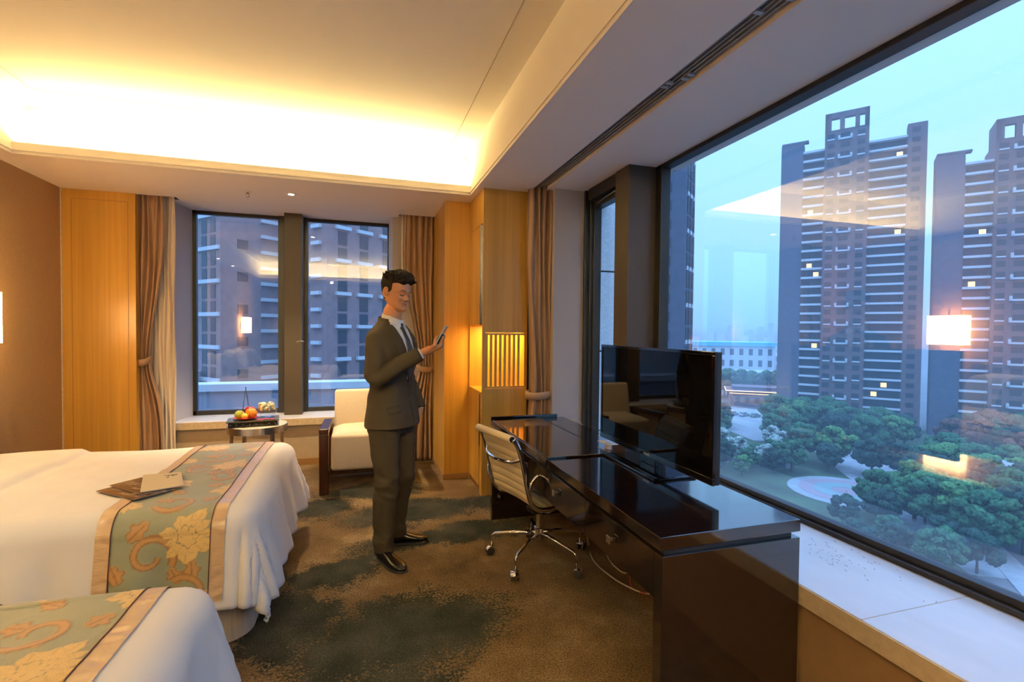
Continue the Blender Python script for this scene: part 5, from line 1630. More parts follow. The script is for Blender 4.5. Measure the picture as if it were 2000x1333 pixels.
# --- trousers
trs = pmat('dark_trousers', (0.032, 0.024, 0.015), 0.75, var=0.10, scale=300, bump=0.12, bscale=700, spec=0.2)
tr_ = MB()
tr_.loft([ell((0.0, 0, 0.80), 0.112, 0.160), ell((0.0, 0, 0.86), 0.118, 0.165), ell((0.0, 0, 0.95), 0.108, 0.155), ell((0.0, 0, 1.02), 0.098, 0.142)])
def leg(h, k_, a, mb, seed):
    pts = smooth_path([h+Vector((0, 0, 0.0)), h.lerp(k_, 0.5), k_, k_.lerp(a, 0.5)+Vector((-0.008, 0, 0)), a+Vector((0.004, 0, -0.022))], 12)
    n = len(pts); rings = []
    for i, p in enumerate(pts):
        f = i/(n-1)
        r = 0.097-0.024*sstep(0, 0.5, f) if f < 0.5 else 0.073-0.012*sstep(0.5, 1.0, f)
        ring = []
        for q in range(28):
            t_ = 2*PI*q/28
            wv = 0.0065*sin(f*44+2*sin(t_+seed)+seed)*(math.exp(-((f-0.52)/0.12)**2)+0.9*math.exp(-((f-0.92)/0.10)**2)+0.4*math.exp(-((f-0.05)/0.1)**2))
            wv += 0.004*noise.noise(Vector((cos(t_)*1.5+seed, sin(t_)*1.5, f*9)))
            cre = 0.005*math.exp(-((t_ if t_ < PI else t_-2*PI)/0.22)**2)
            ring.append(p+Vector(((r*1.04+wv+cre)*cos(t_), (r*0.96+wv)*sin(t_), 0)))
        rings.append(ring)
    mb.loft(rings)
leg(HIPR, KNR, ANR, tr_, 0.3); leg(HIPL, KNL, ANL, tr_, 2.1)
tme2 = remesh(tr_, 0.0062, 2, 0.5)
for v in tme2.vertices:
    c = v.co; cx_ = -0.085 if c.y < 0 else 0.12
    wz = math.exp(-((c.z-0.50)/0.13)**2) + math.exp(-((c.z-0.14)/0.09)**2) + 0.5*math.exp(-((c.z-0.80)/0.06)**2) + 0.25
    k_ = (0.0045*noise.noise(Vector((c.x*8, c.y*8+5, c.z*26+c.x*14)))+0.003*noise.noise(Vector((c.x*14, c.y*14, c.z*40+c.y*20))))*wz
    v.co += Vector((c.x, c.y-cx_, 0)).normalized()*k_
link_mesh('trousers', tme2, trs, MAN)
# --- shoes
def shoe(heel, toe, lab=None):
    heel, toe = Vector(heel), Vector(toe)
    d = (toe-heel); L = d.length; d.normalize(); s_ = Vector((-d.y, d.x, 0))
    prof_ = [(0.0, 0.022, 0.070, 0.0), (0.02, 0.031, 0.082, 0), (0.07, 0.034, 0.092, 0), (0.11, 0.034, 0.085, 0), (0.16, 0.040, 0.066, 0), (0.20, 0.045, 0.054, 0), (0.245, 0.042, 0.046, 0), (0.275, 0.031, 0.038, 0), (0.292, 0.014, 0.030, 0)]
    up_ = MB(); rings = []
    sc_ = L/0.292
    for x, w_, h_, _ in prof_:
        ring = []
        for k in range(20):
            a = 2*PI*k/20
            y = w_*cos(a)*(1.0); zz = 0.012 + (h_-0.012)*(0.5+0.5*sin(a))**0.8
            ring.append(heel + d*x*sc_ + s_*y + Vector((0, 0, zz)))
        rings.append(ring)
    up_.loft(rings)
    o = obj('shoe', up_, pmat('black_leather', (0.012, 0.009, 0.007), 0.22), MAN, smooth=True, local=True)
    pts_o = [heel + d*x*sc_ + s_*(w_+0.003) for x, w_, h_, _ in prof_] + [heel + d*x*sc_ - s_*(w_+0.003) for x, w_, h_, _ in reversed(prof_)]
    pts_o = [p + d*(0.004 if i == 8 or i == 9 else (-0.004 if i in (0, 17) else 0)) for i, p in enumerate(pts_o)]
    obj('sole', MB().plate([(p.x, p.y, 0.001) for p in pts_o], (0, 0, 0.012)), M_['rubber'], o, local=True, bevel=0.002)
    hl = MB()
    for i in range(4):
        c_ = heel + d*(0.105+i*0.014)*sc_
        hl.tube([c_ - s_*0.014 + Vector((0, 0, 0.088-i*0.0055)), c_ + Vector((0, 0, 0.093-i*0.0055)), c_ + s_*0.014 + Vector((0, 0, 0.088-i*0.0055))], 0.0022, 6)
    obj('laces', hl, M_['black'], o, local=True)
shoe((-0.068, -0.052, 0), (0.200, -0.160, 0)); shoe((-0.118, 0.140, 0), (0.105, 0.285, 0))

# --- the phone in his right hand (world placement of the local frame)
MW = Matrix.Translation(MAN.location) @ Matrix.Rotation(MAN.rotation_euler.z, 4, 'Z')
R3 = MW.to_3x3()
pc_ = MW @ PHC
phn = thing('mobile_phone', pc_ - Vector((0, 0, 0.05)), 'thin teal backed mobile phone with pale edge held in the standing man\'s hand', 'phone')
U_, N_, X_ = R3 @ ph_up, R3 @ ph_n, R3 @ ph_x
obj('case', MB().obox(pc_, X_*PW, U_*PL, N_*PT), pmat('pale_case', (0.55, 0.72, 0.70), 0.25, 0.3), phn, bevel=0.0035, bseg=3)
obj('back_cover', MB().obox(pc_ - N_*(PT+0.0003), X_*(PW-0.003), U_*(PL-0.003), N_*0.0004), pmat('teal_back', (0.02, 0.16, 0.24), 0.25), phn)
obj('screen', MB().obox(pc_ + N_*(PT+0.0003), X_*(PW-0.003), U_*(PL-0.004), N_*0.0003), M_['screen'], phn)

# ------------------------------------------------------------------ the city outside (street level 30 m below)
GZ = -29.0
rndc = random.Random(21)
def facade_mat(name, c1, c2, rough=0.75):
    return pmat(name, c1, rough, var=0.14, scale=0.7)
BRK = facade_mat('plum_brick', (0.135, 0.085, 0.085), None)
BRK3 = facade_mat('reflection_tinted_brick', (0.26, 0.155, 0.15), None)  # lighter copy of the brick, warm soffit reflection put into its colour
BRK2 = facade_mat('slate_brick', (0.070, 0.080, 0.120), None)
SLB = pmat('pale_slab', (0.55, 0.58, 0.60), 0.7)
PGL = pmat('dark_pane', (0.022, 0.026, 0.038), 0.3, spec=0.3)
LIT = pmat('lit_pane', (0.5, 0.35, 0.15), 0.5, emit=(1.0, 0.62, 0.22), estr=1.1)
CON = pmat('pale_concrete', (0.45, 0.48, 0.50), 0.8, var=0.1, scale=0.5)

class Frame:
    """local building frame: u along the facade, n towards the viewer, z up"""
    def __init__(s, p, u):
        s.p = Vector((p[0], p[1], 0)); s.u = Vector((u[0], u[1], 0)).normalized(); s.n = Vector((s.u.y, -s.u.x, 0))
        if s.n.dot(-s.p) < 0: s.n = -s.n
    def at(s, a, b, z): return s.p + s.u*a + s.n*b + Vector((0, 0, z))
    def box(s, mb, a0, a1, b0, b1, z0, z1):
        mb.obox(s.at((a0+a1)/2, (b0+b1)/2, (z0+z1)/2), s.u*(a1-a0)/2, s.n*(b1-b0)/2, (0, 0, (z1-z0)/2))
def copy_part(src, parent, delta):
    c = src.copy(); COL.objects.link(c); c.parent = parent; c.location = Vector(src.location)+Vector(delta); return c

def tower(u_off, top, lab, seed):
    F = Frame((151.0, 120.2), (0.62, -0.785))
    rn = random.Random(seed)
    dz = 3.0
    o = u_off
    root = thing('apartment_tower', F.at(o, 0, GZ), lab, 'apartment tower', 'apartment towers outside the long window')
    zt = top
    mb = MB()
    F.box(mb, o-20.4, o-14.0, -6, -1.0, GZ, zt-7.5)            # left wing
    F.box(mb, o-14.0, o-7.9, -14, -2.2, GZ, zt-10.6)            # behind left balconies
    F.box(mb, o-7.9, o+3.9, -14, 0.6, GZ, zt-6.2)               # shaft
    F.box(mb, o+3.9, o+13.5, -14, -2.2, GZ, zt-10.8)
    F.box(mb, o+13.5, o+18.2, -5, -0.6, GZ, zt-7.4)
    obj('facade', mb, BRK, root)
    sd_ = MB()
    F.box(sd_, o-20.6, o-20.4, -6, -1.0, GZ, zt-7.5); F.box(sd_, o-20.45, o-14.1, -1.0, -0.85, GZ, zt-7.4)
    F.box(sd_, o-20.4, o-12.6, -3, -0.6, zt-7.5, zt-6.9)
    obj('wing_cladding', sd_, BRK2, root)
    cr_ = MB()                                                   # open portal crown
    z0, z1 = zt-6.2, zt
    for a0, a1 in ((o-7.9, o-6.2), (o-3.9, o-2.6), (o+0.2, o+1.4), (o+2.7, o+3.9)): F.box(cr_, a0, a1, -1.2, 0.6, z0, z1)
    F.box(cr_, o-7.9, o+3.9, -1.2, 0.6, zt-1.8, zt); F.box(cr_, o+2.9, o+3.9, -9, 0.6, z0, zt); F.box(cr_, o-7.9, o-6.9, -9, 0.6, z0, zt); F.box(cr_, o-7.9, o+3.9, -1.2, 0.6, z0-0.1, z0+0.6)
    obj('roof_crown', cr_, BRK, root)
    gl = MB()
    F.box(gl, o-13.6, o-8.2, -2.25, -2.1, GZ+3, zt-11.5); F.box(gl, o+4.3, o+13.1, -2.25, -2.1, GZ+3, zt-11.5)
    obj('balcony_glazing', gl, PGL, root)
    n = int((zt-11-GZ)/dz)
    # balconies: one slab with a low parapet per floor and bay
    b1 = b2 = us = wn = None
    for k in range(1, n+1):
        z = zt-11.2-(k-1)*dz
        if b1 is None:
            m = MB(); F.box(m, o-14.0, o-7.95, -2.2, -0.3, z-0.15, z+0.0); F.box(m, o-14.0, o-7.95, -0.42, -0.3, z, z+0.55)
            b1 = obj('balcony', m, SLB, root)
            m = MB(); F.box(m, o+3.95, o+13.5, -2.2, -0.3, z-0.15, z+0.0); F.box(m, o+3.95, o+13.5, -0.42, -0.3, z, z+0.5)
            b2 = obj('balcony', m, SLB, root)
            z_first = z
        else:
            copy_part(b1, root, (0, 0, z-z_first)); copy_part(b2, root, (0, 0, z-z_first))
    # shaft: U-shaped white bays in the middle, a window each side with a pale sill
    n2 = int((zt-8-GZ)/dz)
    wl = wr_ = sl_ = sr_ = None
    zf = zt-8.2
    cnt = 0
    for k in range(n2):
        z = zf-k*dz
        dzv = (0, 0, -k*dz)
        if k == 0:
            m = MB(); F.box(m, o-4.3, o-0.4, 0.6, 1.3, z-0.9, z-0.35); F.box(m, o-4.3, o-3.7, 0.6, 1.3, z-0.9, z+0.5); F.box(m, o-1.0, o-0.4, 0.6, 1.3, z-0.9, z+0.5)
            us = obj('bay_parapet', m, SLB, root)
            m = MB(); F.box(m, o-3.6, o-1.1, 0.58, 0.66, z-0.3, z+1.3)
            wn = obj('window', m, PGL, root)
            m = MB(); F.box(m, o-7.2, o-5.2, 0.58, 0.66, z-0.2, z+1.4); wl = obj('window', m, PGL, root)
            m = MB(); F.box(m, o-7.2, o-5.2, 0.58, 0.95, z-0.62, z-0.22); sl_ = obj('window_sill', m, SLB, root)
            m = MB(); F.box(m, o+0.9, o+2.9, 0.58, 0.66, z-0.2, z+1.4); wr_ = obj('window', m, PGL, root)
            m = MB(); F.box(m, o+0.9, o+2.9, 0.58, 0.95, z-0.62, z-0.22); sr_ = obj('window_sill', m, SLB, root)
        else:
            if k % 2 == 0 : copy_part(us, root, dzv)
            copy_part(wn, root, dzv); copy_part(wl, root, dzv); copy_part(wr_, root, dzv)
            if k % 2 == 0: copy_part(sl_, root, dzv); copy_part(sr_, root, dzv)
    # small windows of the end bay and wing
    m = MB()
    for k in range(n2): F.box(m, o+14.6, o+16.6, -0.62, -0.54, zt-10.2-k*dz, zt-8.7-k*dz)
    q = obj('end_bay_windows', m, PGL, root); q.name = 'end_bay_glazing'
    for k in range(9):
        a = rn.choice([-12.5, -10.5, 6.0, 8.5, 11.0]); kk = rn.randrange(1, n-1); z = zt-11.2-kk*dz
        m = MB(); F.box(m, o+a, o+a+1.5, -2.1, -2.0, z-2.3, z-0.9)
        obj('lit_window', m, LIT, root, label='window lit warm yellow')
    return root
tower(0.0, 73.0, 'plum brick apartment tower with open portal crown, centre of the long window', 5)
tower(40.9, 62.0, 'second plum brick tower at the right edge of the long window', 9)

def block(lab, corner, u1, w1, u2, w2, top, sp, col, seed, colsA, colsB, ebase, group='brick blocks close to the hotel', zbot=GZ, mat=None, brown=None):
    """block with two seen faces meeting at corner; u1,u2 run away from the corner"""
    c_ = Vector((*corner, 0)); a = Vector((*u1, 0)).normalized(); b = Vector((*u2, 0)).normalized()
    root = thing('apartment_block', (c_.x, c_.y, zbot), lab, 'apartment block', group)
    m = MB(); P4 = [c_, c_+a*w1, c_+a*w1+b*w2, c_+b*w2]
    m.prism([(p.x, p.y) for p in P4], zbot, top)
    obj('facade', m, col, root)
    na = Vector((a.y, -a.x, 0)); na = na if na.dot(b) < 0 else -na
    nb = Vector((b.y, -b.x, 0)); nb = nb if nb.dot(a) < 0 else -nb
    nfl = int((top-ebase)/sp)
    for dirv, nn, cols in ((a, na, colsA), (b, nb, colsB)):
        for (s0, wd, kind, step) in cols:
            first = None
            for k in range(nfl):
                if k % step: continue
                z = top-2.2-k*sp
                if z < ebase: break
                if first is None:
                    mm = MB(); p = c_+dirv*(s0+wd/2)
                    if kind == 'slab': mm.obox(p+nn*0.25+Vector((0, 0, z)), dirv*wd/2, nn*0.35, (0, 0, 0.32))
                    elif kind == 'mark': mm.obox(p+nn*0.06+Vector((0, 0, z)), dirv*wd/2, nn*0.08, (0, 0, 0.32))
                    elif kind == 'band': mm.obox(p+nn*0.12+Vector((0, 0, z)), dirv*wd/2, nn*0.25, (0, 0, 0.35))
                    elif kind == 'win': mm.obox(p+nn*0.02+Vector((0, 0, z+1.0)), dirv*wd/2, nn*0.08, (0, 0, 0.85))
                    elif kind == 'tall': mm.obox(p+nn*0.02+Vector((0, 0, z+1.1)), dirv*wd/2, nn*0.08, (0, 0, 1.25))
                    first = obj({'slab': 'balcony_slab', 'mark': 'window_sill', 'band': 'floor_band', 'win': 'window', 'tall': 'window'}[kind], mm, SLB if kind in ('slab', 'band', 'mark') else PGL, root)
                    zf = z
                else: copy_part(first, root, (0, 0, z-zf))
    return root
ua = (0.755, 0.656); ub = (-0.656, 0.755)
# seen through the end window
block('plum brick block filling the left pane of the end window', (-23.8, 100.0), ua, 24, ub, 14, 30, 3.0, BRK3, 1,
      [(7.5, 3.6, 'slab', 1), (3.0, 2.0, 'win', 2), (14.5, 1.8, 'win', 2), (20.5, 2.6, 'tall', 1)], [(1.6, 1.7, 'tall', 1), (4.6, 1.7, 'tall', 1), (0.2, 9.0, 'band', 2), (8, 1.7, 'tall', 1)], -16)
block('plum brick block filling the right pane of the end window', (-5.6, 94.0), ua, 34, ub, 8.0, 34, 3.0, BRK3, 2,
      [(1.8, 3.2, 'slab', 2), (6.6, 3.6, 'slab', 2), (12.2, 3.4, 'slab', 2), (2.4, 2.0, 'tall', 1), (7.4, 2.0, 'tall', 1), (13.2, 2.0, 'tall', 1)], [(1.4, 2.4, 'slab', 1), (5.0, 1.8, 'win', 1)], -16)
# seen through the long window's left end
block('dark slate brick block at the left end of the long window', (49.6, 67.5), (0.755, 0.656), 6.6, (-0.70, 0.71), 16, 62, 3.0, BRK2, 3,
      [(0.9, 1.2, 'mark', 2), (2.9, 1.5, 'mark', 2), (5.2, 0.9, 'mark', 2), (0.9, 1.2, 'tall', 1), (2.9, 1.5, 'tall', 1), (5.2, 0.9, 'tall', 1)], [(5.5, 2.6, 'slab', 1), (2.2, 1.2, 'win', 1), (10, 2.6, 'slab', 1)], -25)

# terrace of the neighbouring podium below the end window
pod = thing('podium_building', (-3, 34, GZ), 'low podium roof with pale parapet seen at the bottom of the end window', 'building')
obj('wall', MB().box((-22, 30, GZ), (18, 31.2, -2.0)), pmat('podium_wall', (0.20, 0.22, 0.26), 0.7), pod)
obj('parapet', MB().box((-22, 29.8, -2.0), (18, 31.2, -1.62)), CON, pod)
obj('ledge', MB().box((-22, 26.5, GZ), (18, 29.9, -4.8)), pmat('podium_ledge', (0.10, 0.12, 0.16), 0.7), pod)
def reed(x, lab=None): pass

def simple_building(name, lab, cat, x0, x1, y0, y1, z1, mat, rows, cols, rot=0.0, roof=None, group=None, winw=0.5, zbase=GZ, faces=('s', 'w'), limit=100, rh=1.5):
    root = thing(name, ((x0+x1)/2, (y0+y1)/2, zbase), lab, cat, group, rz=rot)
    hx, hy = (x1-x0)/2, (y1-y0)/2
    H_ = z1-zbase
    obj('wall', MB().box((-hx, -hy, 0), (hx, hy, H_)), mat, root, local=True)
    if roof: obj('roof', MB().box((-hx-0.8, -hy-0.8, H_+0.001), (hx+0.8, hy+0.8, H_+roof[1])), roof[0], root, local=True)
    first = None; n = 0
    for f_ in faces:
        first = None
        for r in range(rows):
            for c2 in range(cols):
                if n >= limit: break
                u = (c2+0.5)/cols*2-1; z = (r+0.5)*H_/rows
                if first is None:
                    if f_ == 's': m = MB().box((u*hx-winw*hx/cols, -hy-0.06, z-H_/rows*0.28), (u*hx+winw*hx/cols, -hy+0.02, z+H_/rows*0.28))
                    else: m = MB().box((-hx-0.06, u*hy-winw*hy/cols, z-H_/rows*0.28), (-hx+0.02, u*hy+winw*hy/cols, z+H_/rows*0.28))
                    first = obj('window', m, PGL, root, local=True); u0, z0 = u, z
                else:
                    d = ((u-u0)*hx, 0, z-z0) if f_ == 's' else (0, (u-u0)*hy, z-z0)
                    copy_part(first, root, d)
                n += 1
    return root
# sliver left of the brick block through the end window
HAZ = pmat('haze_tinted_concrete', (0.42, 0.50, 0.58), 0.9)  # bluish tint stands in for distance haze
simple_building('highrise', 'pale hazy high-rise at the top left corner of the end window', 'high-rise', -78, -52, 205, 220, 95, HAZ, 24, 4, group=None, winw=0.45)
gs = simple_building('office_building', 'grey green building with a magenta sign at the left edge of the end window', 'building', -46, -31, 130, 145, 24, pmat('sage_render', (0.30, 0.36, 0.36), 0.8), 12, 3, winw=0.4)
sgn = thing('sign_board', (-34.2, 129.6, 12), 'magenta sign board with white characters on the grey green building', 'sign')
obj('panel', MB().box((-36.6, 129.4, 8.6), (-32.2, 129.995, 18.2)), pmat('magenta_panel', (0.50, 0.05, 0.22), 0.6), sgn)
for i in range(3): obj('character', MB().box((-36.0, 129.2, 15.4-i*2.4), (-34.6, 129.4, 15.7-i*2.4)).box((-35.5, 129.2, 14.4-i*2.4), (-35.1, 129.4, 16.2-i*2.4)).box((-36.0, 129.2, 14.3-i*2.4), (-34.6, 129.4, 14.6-i*2.4)), SLB, sgn)
for i in range(4):
    simple_building('low_house', ['white low house nearest below the magenta sign', 'pale low house second up below the magenta sign', 'pale house third up below the magenta sign', 'long pale house behind the others below the magenta sign'][i], 'house', -34-i*3, -22.5-i*3, 104+i*9-20, 110+i*9-20, -16+i*4.6, SLB if i % 2 == 0 else CON, 4, 4, group='low houses left of the brick block', limit=16)

# ground, lawns, paths
asph = pmat('asphalt', (0.10, 0.11, 0.12), 0.9, var=0.2, scale=0.15)
lawn = pmat('lawn', (0.035, 0.070, 0.030), 0.95, var=0.5, scale=0.12)
pave = pmat('paving', (0.23, 0.26, 0.28), 0.9, var=0.15, scale=0.6)
g = struct('ground', MB().box((-1500, -600, GZ-1), (3500, 3500, GZ-0.02)), asph)
def patch(name, pts, mat, h, lab=None):
    m = MB().prism(pts, GZ-0.02, GZ+h)
    o = obj(name, m, mat); o['kind'] = 'structure'
    return o
patch('park_lawn', [(60, 36), (150, 70), (175, 105), (150, 135), (120, 160), (90, 140), (70, 100)], lawn, 0.02)
patch('plaza_path', [(96, 74), (104, 70), (122, 84), (130, 100), (118, 110), (112, 98)], pave, 0.05)
patch('garden_path', [(74, 42), (80, 38), (100, 58), (98, 66), (86, 60)], pave, 0.06)
patch('garden_path', [(94, 62), (112, 64), (122, 72), (118, 76), (104, 70)], pave, 0.07)
patch('car_park', [(106, 112), (122, 104), (150, 124), (158, 140), (146, 165), (118, 158), (110, 130)], pave, 0.04)
patch('road', [(58, 20), (66, 16), (100, 48), (94, 54)], pmat('road_surface', (0.07, 0.08, 0.10), 0.9), 0.05)
patch('road_kerb', [(66, 16), (68, 15), (102, 47), (100, 48)], pave, 0.12)
patch('road_kerb', [(57, 21), (58.5, 19.8), (94.5, 53.4), (93, 54.6)], pave, 0.12)
# round playground court
ctr = Vector((89.5, 71.0, 0))
def ring_patch(name, r0, r1, a0, a1, mat, h):
    m = MB(); n = 40; vs = []
    inner = [(ctr.x+r0*cos(a0+(a1-a0)*k/n), ctr.y+r0*sin(a0+(a1-a0)*k/n)) for k in range(n+1)]
    outer = [(ctr.x+r1*cos(a0+(a1-a0)*k/n), ctr.y+r1*sin(a0+(a1-a0)*k/n)) for k in range(n+1)]
    for k in range(n):
        q = [inner[k], outer[k], outer[k+1], inner[k+1]]
        m.prism(q, GZ-0.02, GZ+h)
    o = obj(name, m, mat); o['kind'] = 'structure'
pink = pmat('pink_court', (0.26, 0.20, 0.22), 0.8); teal = pmat('teal_court', (0.17, 0.25, 0.25), 0.8)
ring_patch('court_apron', 0.2, 10, 0, 2*PI, pave, 0.06)
ring_patch('court_pink', 0.2, 8, 0, 2*PI, pink, 0.10)
ring_patch('court_teal', 2.5, 5.5, 0.4, 4.6, teal, 0.14)

# trees
LEAF = [pmat(n_, c_, 0.85, var=0.75, scale=2.6, bump=0.8, bscale=7.0, spec=0.15) for n_, c_ in (('leaf_green', (0.030, 0.100, 0.042)), ('leaf_dark', (0.016, 0.048, 0.032)), ('leaf_light', (0.062, 0.160, 0.050)), ('leaf_bronze', (0.12, 0.055, 0.040)), ('leaf_blossom', (0.24, 0.30, 0.26)))]
BARK = pmat('bark', (0.06, 0.05, 0.045), 0.9)
def crown_mesh(seed, R, H, n=60):
    rn = random.Random(seed); bm = bmesh.new()
    for i in range(n):
        a = rn.uniform(0, 2*PI); v = rn.uniform(-0.8, 1.0); rr = math.sqrt(max(0.05, 1-v*v))*R*rn.uniform(0.45, 0.92)
        c_ = Vector((rr*cos(a), rr*sin(a), H*0.62+v*H*0.34))
        r = R*rn.uniform(0.15, 0.30)
        mt = Matrix.Translation(c_) @ Matrix.Diagonal((r, r, r*0.75, 1))
        bmesh.ops.create_icosphere(bm, subdivisions=3, radius=1.0, matrix=mt)
    for v in bm.verts:
        d = noise.noise(v.co*1.7)*0.35+noise.noise(v.co*4.5)*0.22
        v.co += v.co.normalized()*d*R*0.22 + Vector((noise.noise(v.co*5), noise.noise(v.co*5+Vector((9, 0, 0))), noise.noise(v.co*5+Vector((0, 9, 0)))))*R*0.085
    me = bpy.data.meshes.new('crown'); bm.to_mesh(me); bm.free(); me.polygons.foreach_set('use_smooth', [True]*len(me.polygons)); return me
crowns = [crown_mesh(s, 3.6, 8.0) for s in range(4)]
crown_cache = {}
trunk = MB().tube([(0, 0, 0), (0.1, 0.05, 2.0), (0.0, 0.1, 5.0)], [0.28, 0.2, 0.1], 7)
trunk_me = None
def tree(x, y, s, kind, lab, shape=None, group=None):
    global trunk_me
    t = thing('tree', (x, y, GZ), lab, 'tree', group, rz=0.0)
    if trunk_me is None:
        o = obj('trunk', trunk, BARK, t, local=True); trunk_me = o.data
    else:
        o = bpy.data.objects.new('trunk', trunk_me); COL.objects.link(o); o.parent = t
    o.scale = (s, s, s)
    ky = ((shape if shape is not None else int(x*7+y*3)) % 4, kind)
    if ky not in crown_cache:
        crown_cache[ky] = crowns[ky[0]].copy(); crown_cache[ky].materials.append(LEAF[kind])
    me = crown_cache[ky]
    c2 = bpy.data.objects.new('crown', me); COL.objects.link(c2); c2.parent = t; c2.scale = (s, s, s); c2.rotation_euler = (0, 0, x*1.3)
    return t
TG = ['mid green trees in the park below', 'dark green trees in the park below', 'light green trees in the park below', 'bronze leaved trees in the park below']
TL = ['mid green leafy tree among the park trees below the long window', 'dark green tree among the park trees below the long window', 'bright light green tree among the park trees below the long window', 'bronze leaved tree among the park trees below the long window']
def T(x, y, s, kind): return tree(x, y, s, kind, TL[kind], None, TG[kind])
pts_t = []
cam_c = (cos(yaw), -sin(yaw)); 
def px_of(x, y):
    d = x*sin(yaw)+y*cos(yaw); return 1000+964.6*(x*cos(yaw)-y*sin(yaw))/d
def ordinal(n):
    return ['first','second','third','fourth','fifth','sixth','seventh','eighth','ninth','tenth','eleventh','twelfth','thirteenth','fourteenth','fifteenth','sixteenth','seventeenth','eighteenth','nineteenth','twentieth','twenty-first','twenty-second','twenty-third','twenty-fourth','twenty-fifth','twenty-sixth'][n]
KN = ['mid green tree', 'dark green tree', 'light green tree', 'bronze leaved tree', 'pale blossoming tree']
def ok(x, y, d=4.2):
    for (a, b) in pts_t:
        if math.hypot(a-x, b-y) < d: return False
    return True
def fill(xa, xb, ya, yb, n, smin, smax, kinds, where, test=lambda x, y: True, pmin=1385, pmax=2015, d=4.2):
    k = 0; tries = 0; got = []
    while k < n and tries < n*60:
        tries += 1
        x, y = rndc.uniform(xa, xb), rndc.uniform(ya, yb)
        if not (pmin < px_of(x, y) < pmax) or not test(x, y) or not ok(x, y, d): continue
        pts_t.append((x, y)); got.append((px_of(x, y), x, y, rndc.uniform(smin, smax), rndc.choice(kinds))); k += 1
    got.sort()
    for i, (px, x, y, s_, kd) in enumerate(got):
        tree(x, y, s_, kd, KN[kd] + ', ' + ordinal(i) + ' from the left ' + where, None, 'trees ' + where)
clear = lambda x, y: math.hypot(x-ctr.x, y-ctr.y) > 12.5 and not (1412 < px_of(x, y) < 1512 and 130 < math.hypot(x, y) < 212) and not (104 < x < 124 and 74 < y < 98)
fill(122, 141, 92, 125, 20, 0.95, 1.4, [0, 0, 1, 2], 'right at the foot of the plum tower')
fill(146, 168, 58, 88, 18, 0.95, 1.3, [0, 1, 1, 3], 'at the foot of the right-hand tower')
fill(98, 124, 60, 92, 22, 0.75, 1.15, [2, 0, 1, 1], 'in the middle of the park', clear)
fill(82, 140, 42, 60, 22, 0.8, 1.2, [1, 1, 0, 2], 'in the nearer right part of the park', clear)
fill(84, 104, 88, 110, 12, 0.5, 0.75, [4, 4, 0], 'just right of the television, low and pale', clear, pmax=1520, d=3.0)
fill(88, 118, 108, 150, 20, 0.8, 1.15, [1, 0, 1, 3], 'just right of the television', clear)
fill(62, 86, 40, 60, 10, 0.5, 0.75, [0, 1, 1], 'nearest below the window', clear)
fill(150, 200, 165, 225, 16, 1.2, 1.7, [1, 0], 'in front of the turquoise roofed hall', pmax=1540, test=lambda x, y: math.hypot(x-158, y-168) > 20 and math.hypot(x-193, y-215) > 30)
fill(66, 92, 84, 100, 9, 0.55, 0.85, [0, 2, 1], 'beyond the round court', clear)

# low garden wall with white pillars left of the court
gw = thing('garden_wall', (86, 92, GZ), 'low purple grey garden wall with white pillars beside the television', 'garden wall', rz=rad(-38))
obj('wall', MB().box((-9, -0.25, 0), (9, 0.25, 2.4)), pmat('garden_wall_render', (0.15, 0.14, 0.18), 0.8), gw, local=True)
for i in range(6): obj('pillar', MB().box((-8.6+i*3.2, -0.45, 0), (-7.6+i*3.2, -0.27, 3.0)), SLB, gw, local=True)
# cars
def car(x, y, rz, col, lab, group='cars parked below the towers'):
    t = thing('car', (x, y, GZ+0.05), lab, 'car', group, rz=rz)
    pf = [(-2.2, 0.35), (-2.2, 0.85), (-1.9, 0.98), (-1.0, 1.0), (0.9, 1.0), (2.0, 0.86), (2.25, 0.65), (2.25, 0.35)]
    obj('body', MB().plate([(a, -0.88, z) for a, z in pf], (0, 1.76, 0)), col, t, local=True, bevel=0.08)
    cb_ = [(-1.75, 0.99), (-1.25, 1.45), (0.2, 1.47), (1.0, 0.99)]
    obj('cabin', MB().plate([(a, -0.76, z) for a, z in cb_], (0, 1.52, 0)), PGL, t, local=True, bevel=0.05)
    obj('roof_panel', MB().box((-1.2, -0.7, 1.462), (0.2, 0.7, 1.50)), col, t, local=True)
    for a in (-1.4, 1.4):
        for b in (-0.8, 0.8):
            obj('wheel', MB().cyl((a, b-0.1, 0.32), (a, b+0.1, 0.32), 0.32, seg=14), M_['rubber'], t, local=True)
cw = pmat('white_car_paint', (0.7, 0.74, 0.78), 0.3); cg_ = pmat('grey_car_paint', (0.22, 0.25, 0.3), 0.3); ck = pmat('dark_car_paint', (0.04, 0.05, 0.07), 0.3)
car(119.5, 88.8, 0.6, cw, 'white car parked nearest, right of centre below the tower')
car(114.5, 92.5, 0.6, cw, 'white car parked half behind the light green tree below the tower', None)
car(126, 82, 0.5, ck, 'dark car parked among the trees right of the white cars', None)
for i in range(6):
    car(131.0+i*2.3, 148.5-i*2.9, -0.15+0.4, [cg_, cg_, ck, cg_, cw, cw][i], ['grey car first from the left in the far row of parked cars', 'grey car second from the left in the far row of parked cars', 'dark car third in the far row of parked cars', 'grey car fourth in the far row of parked cars', 'white car fifth in the far row of parked cars', 'white car last in the far row of parked cars'][i])

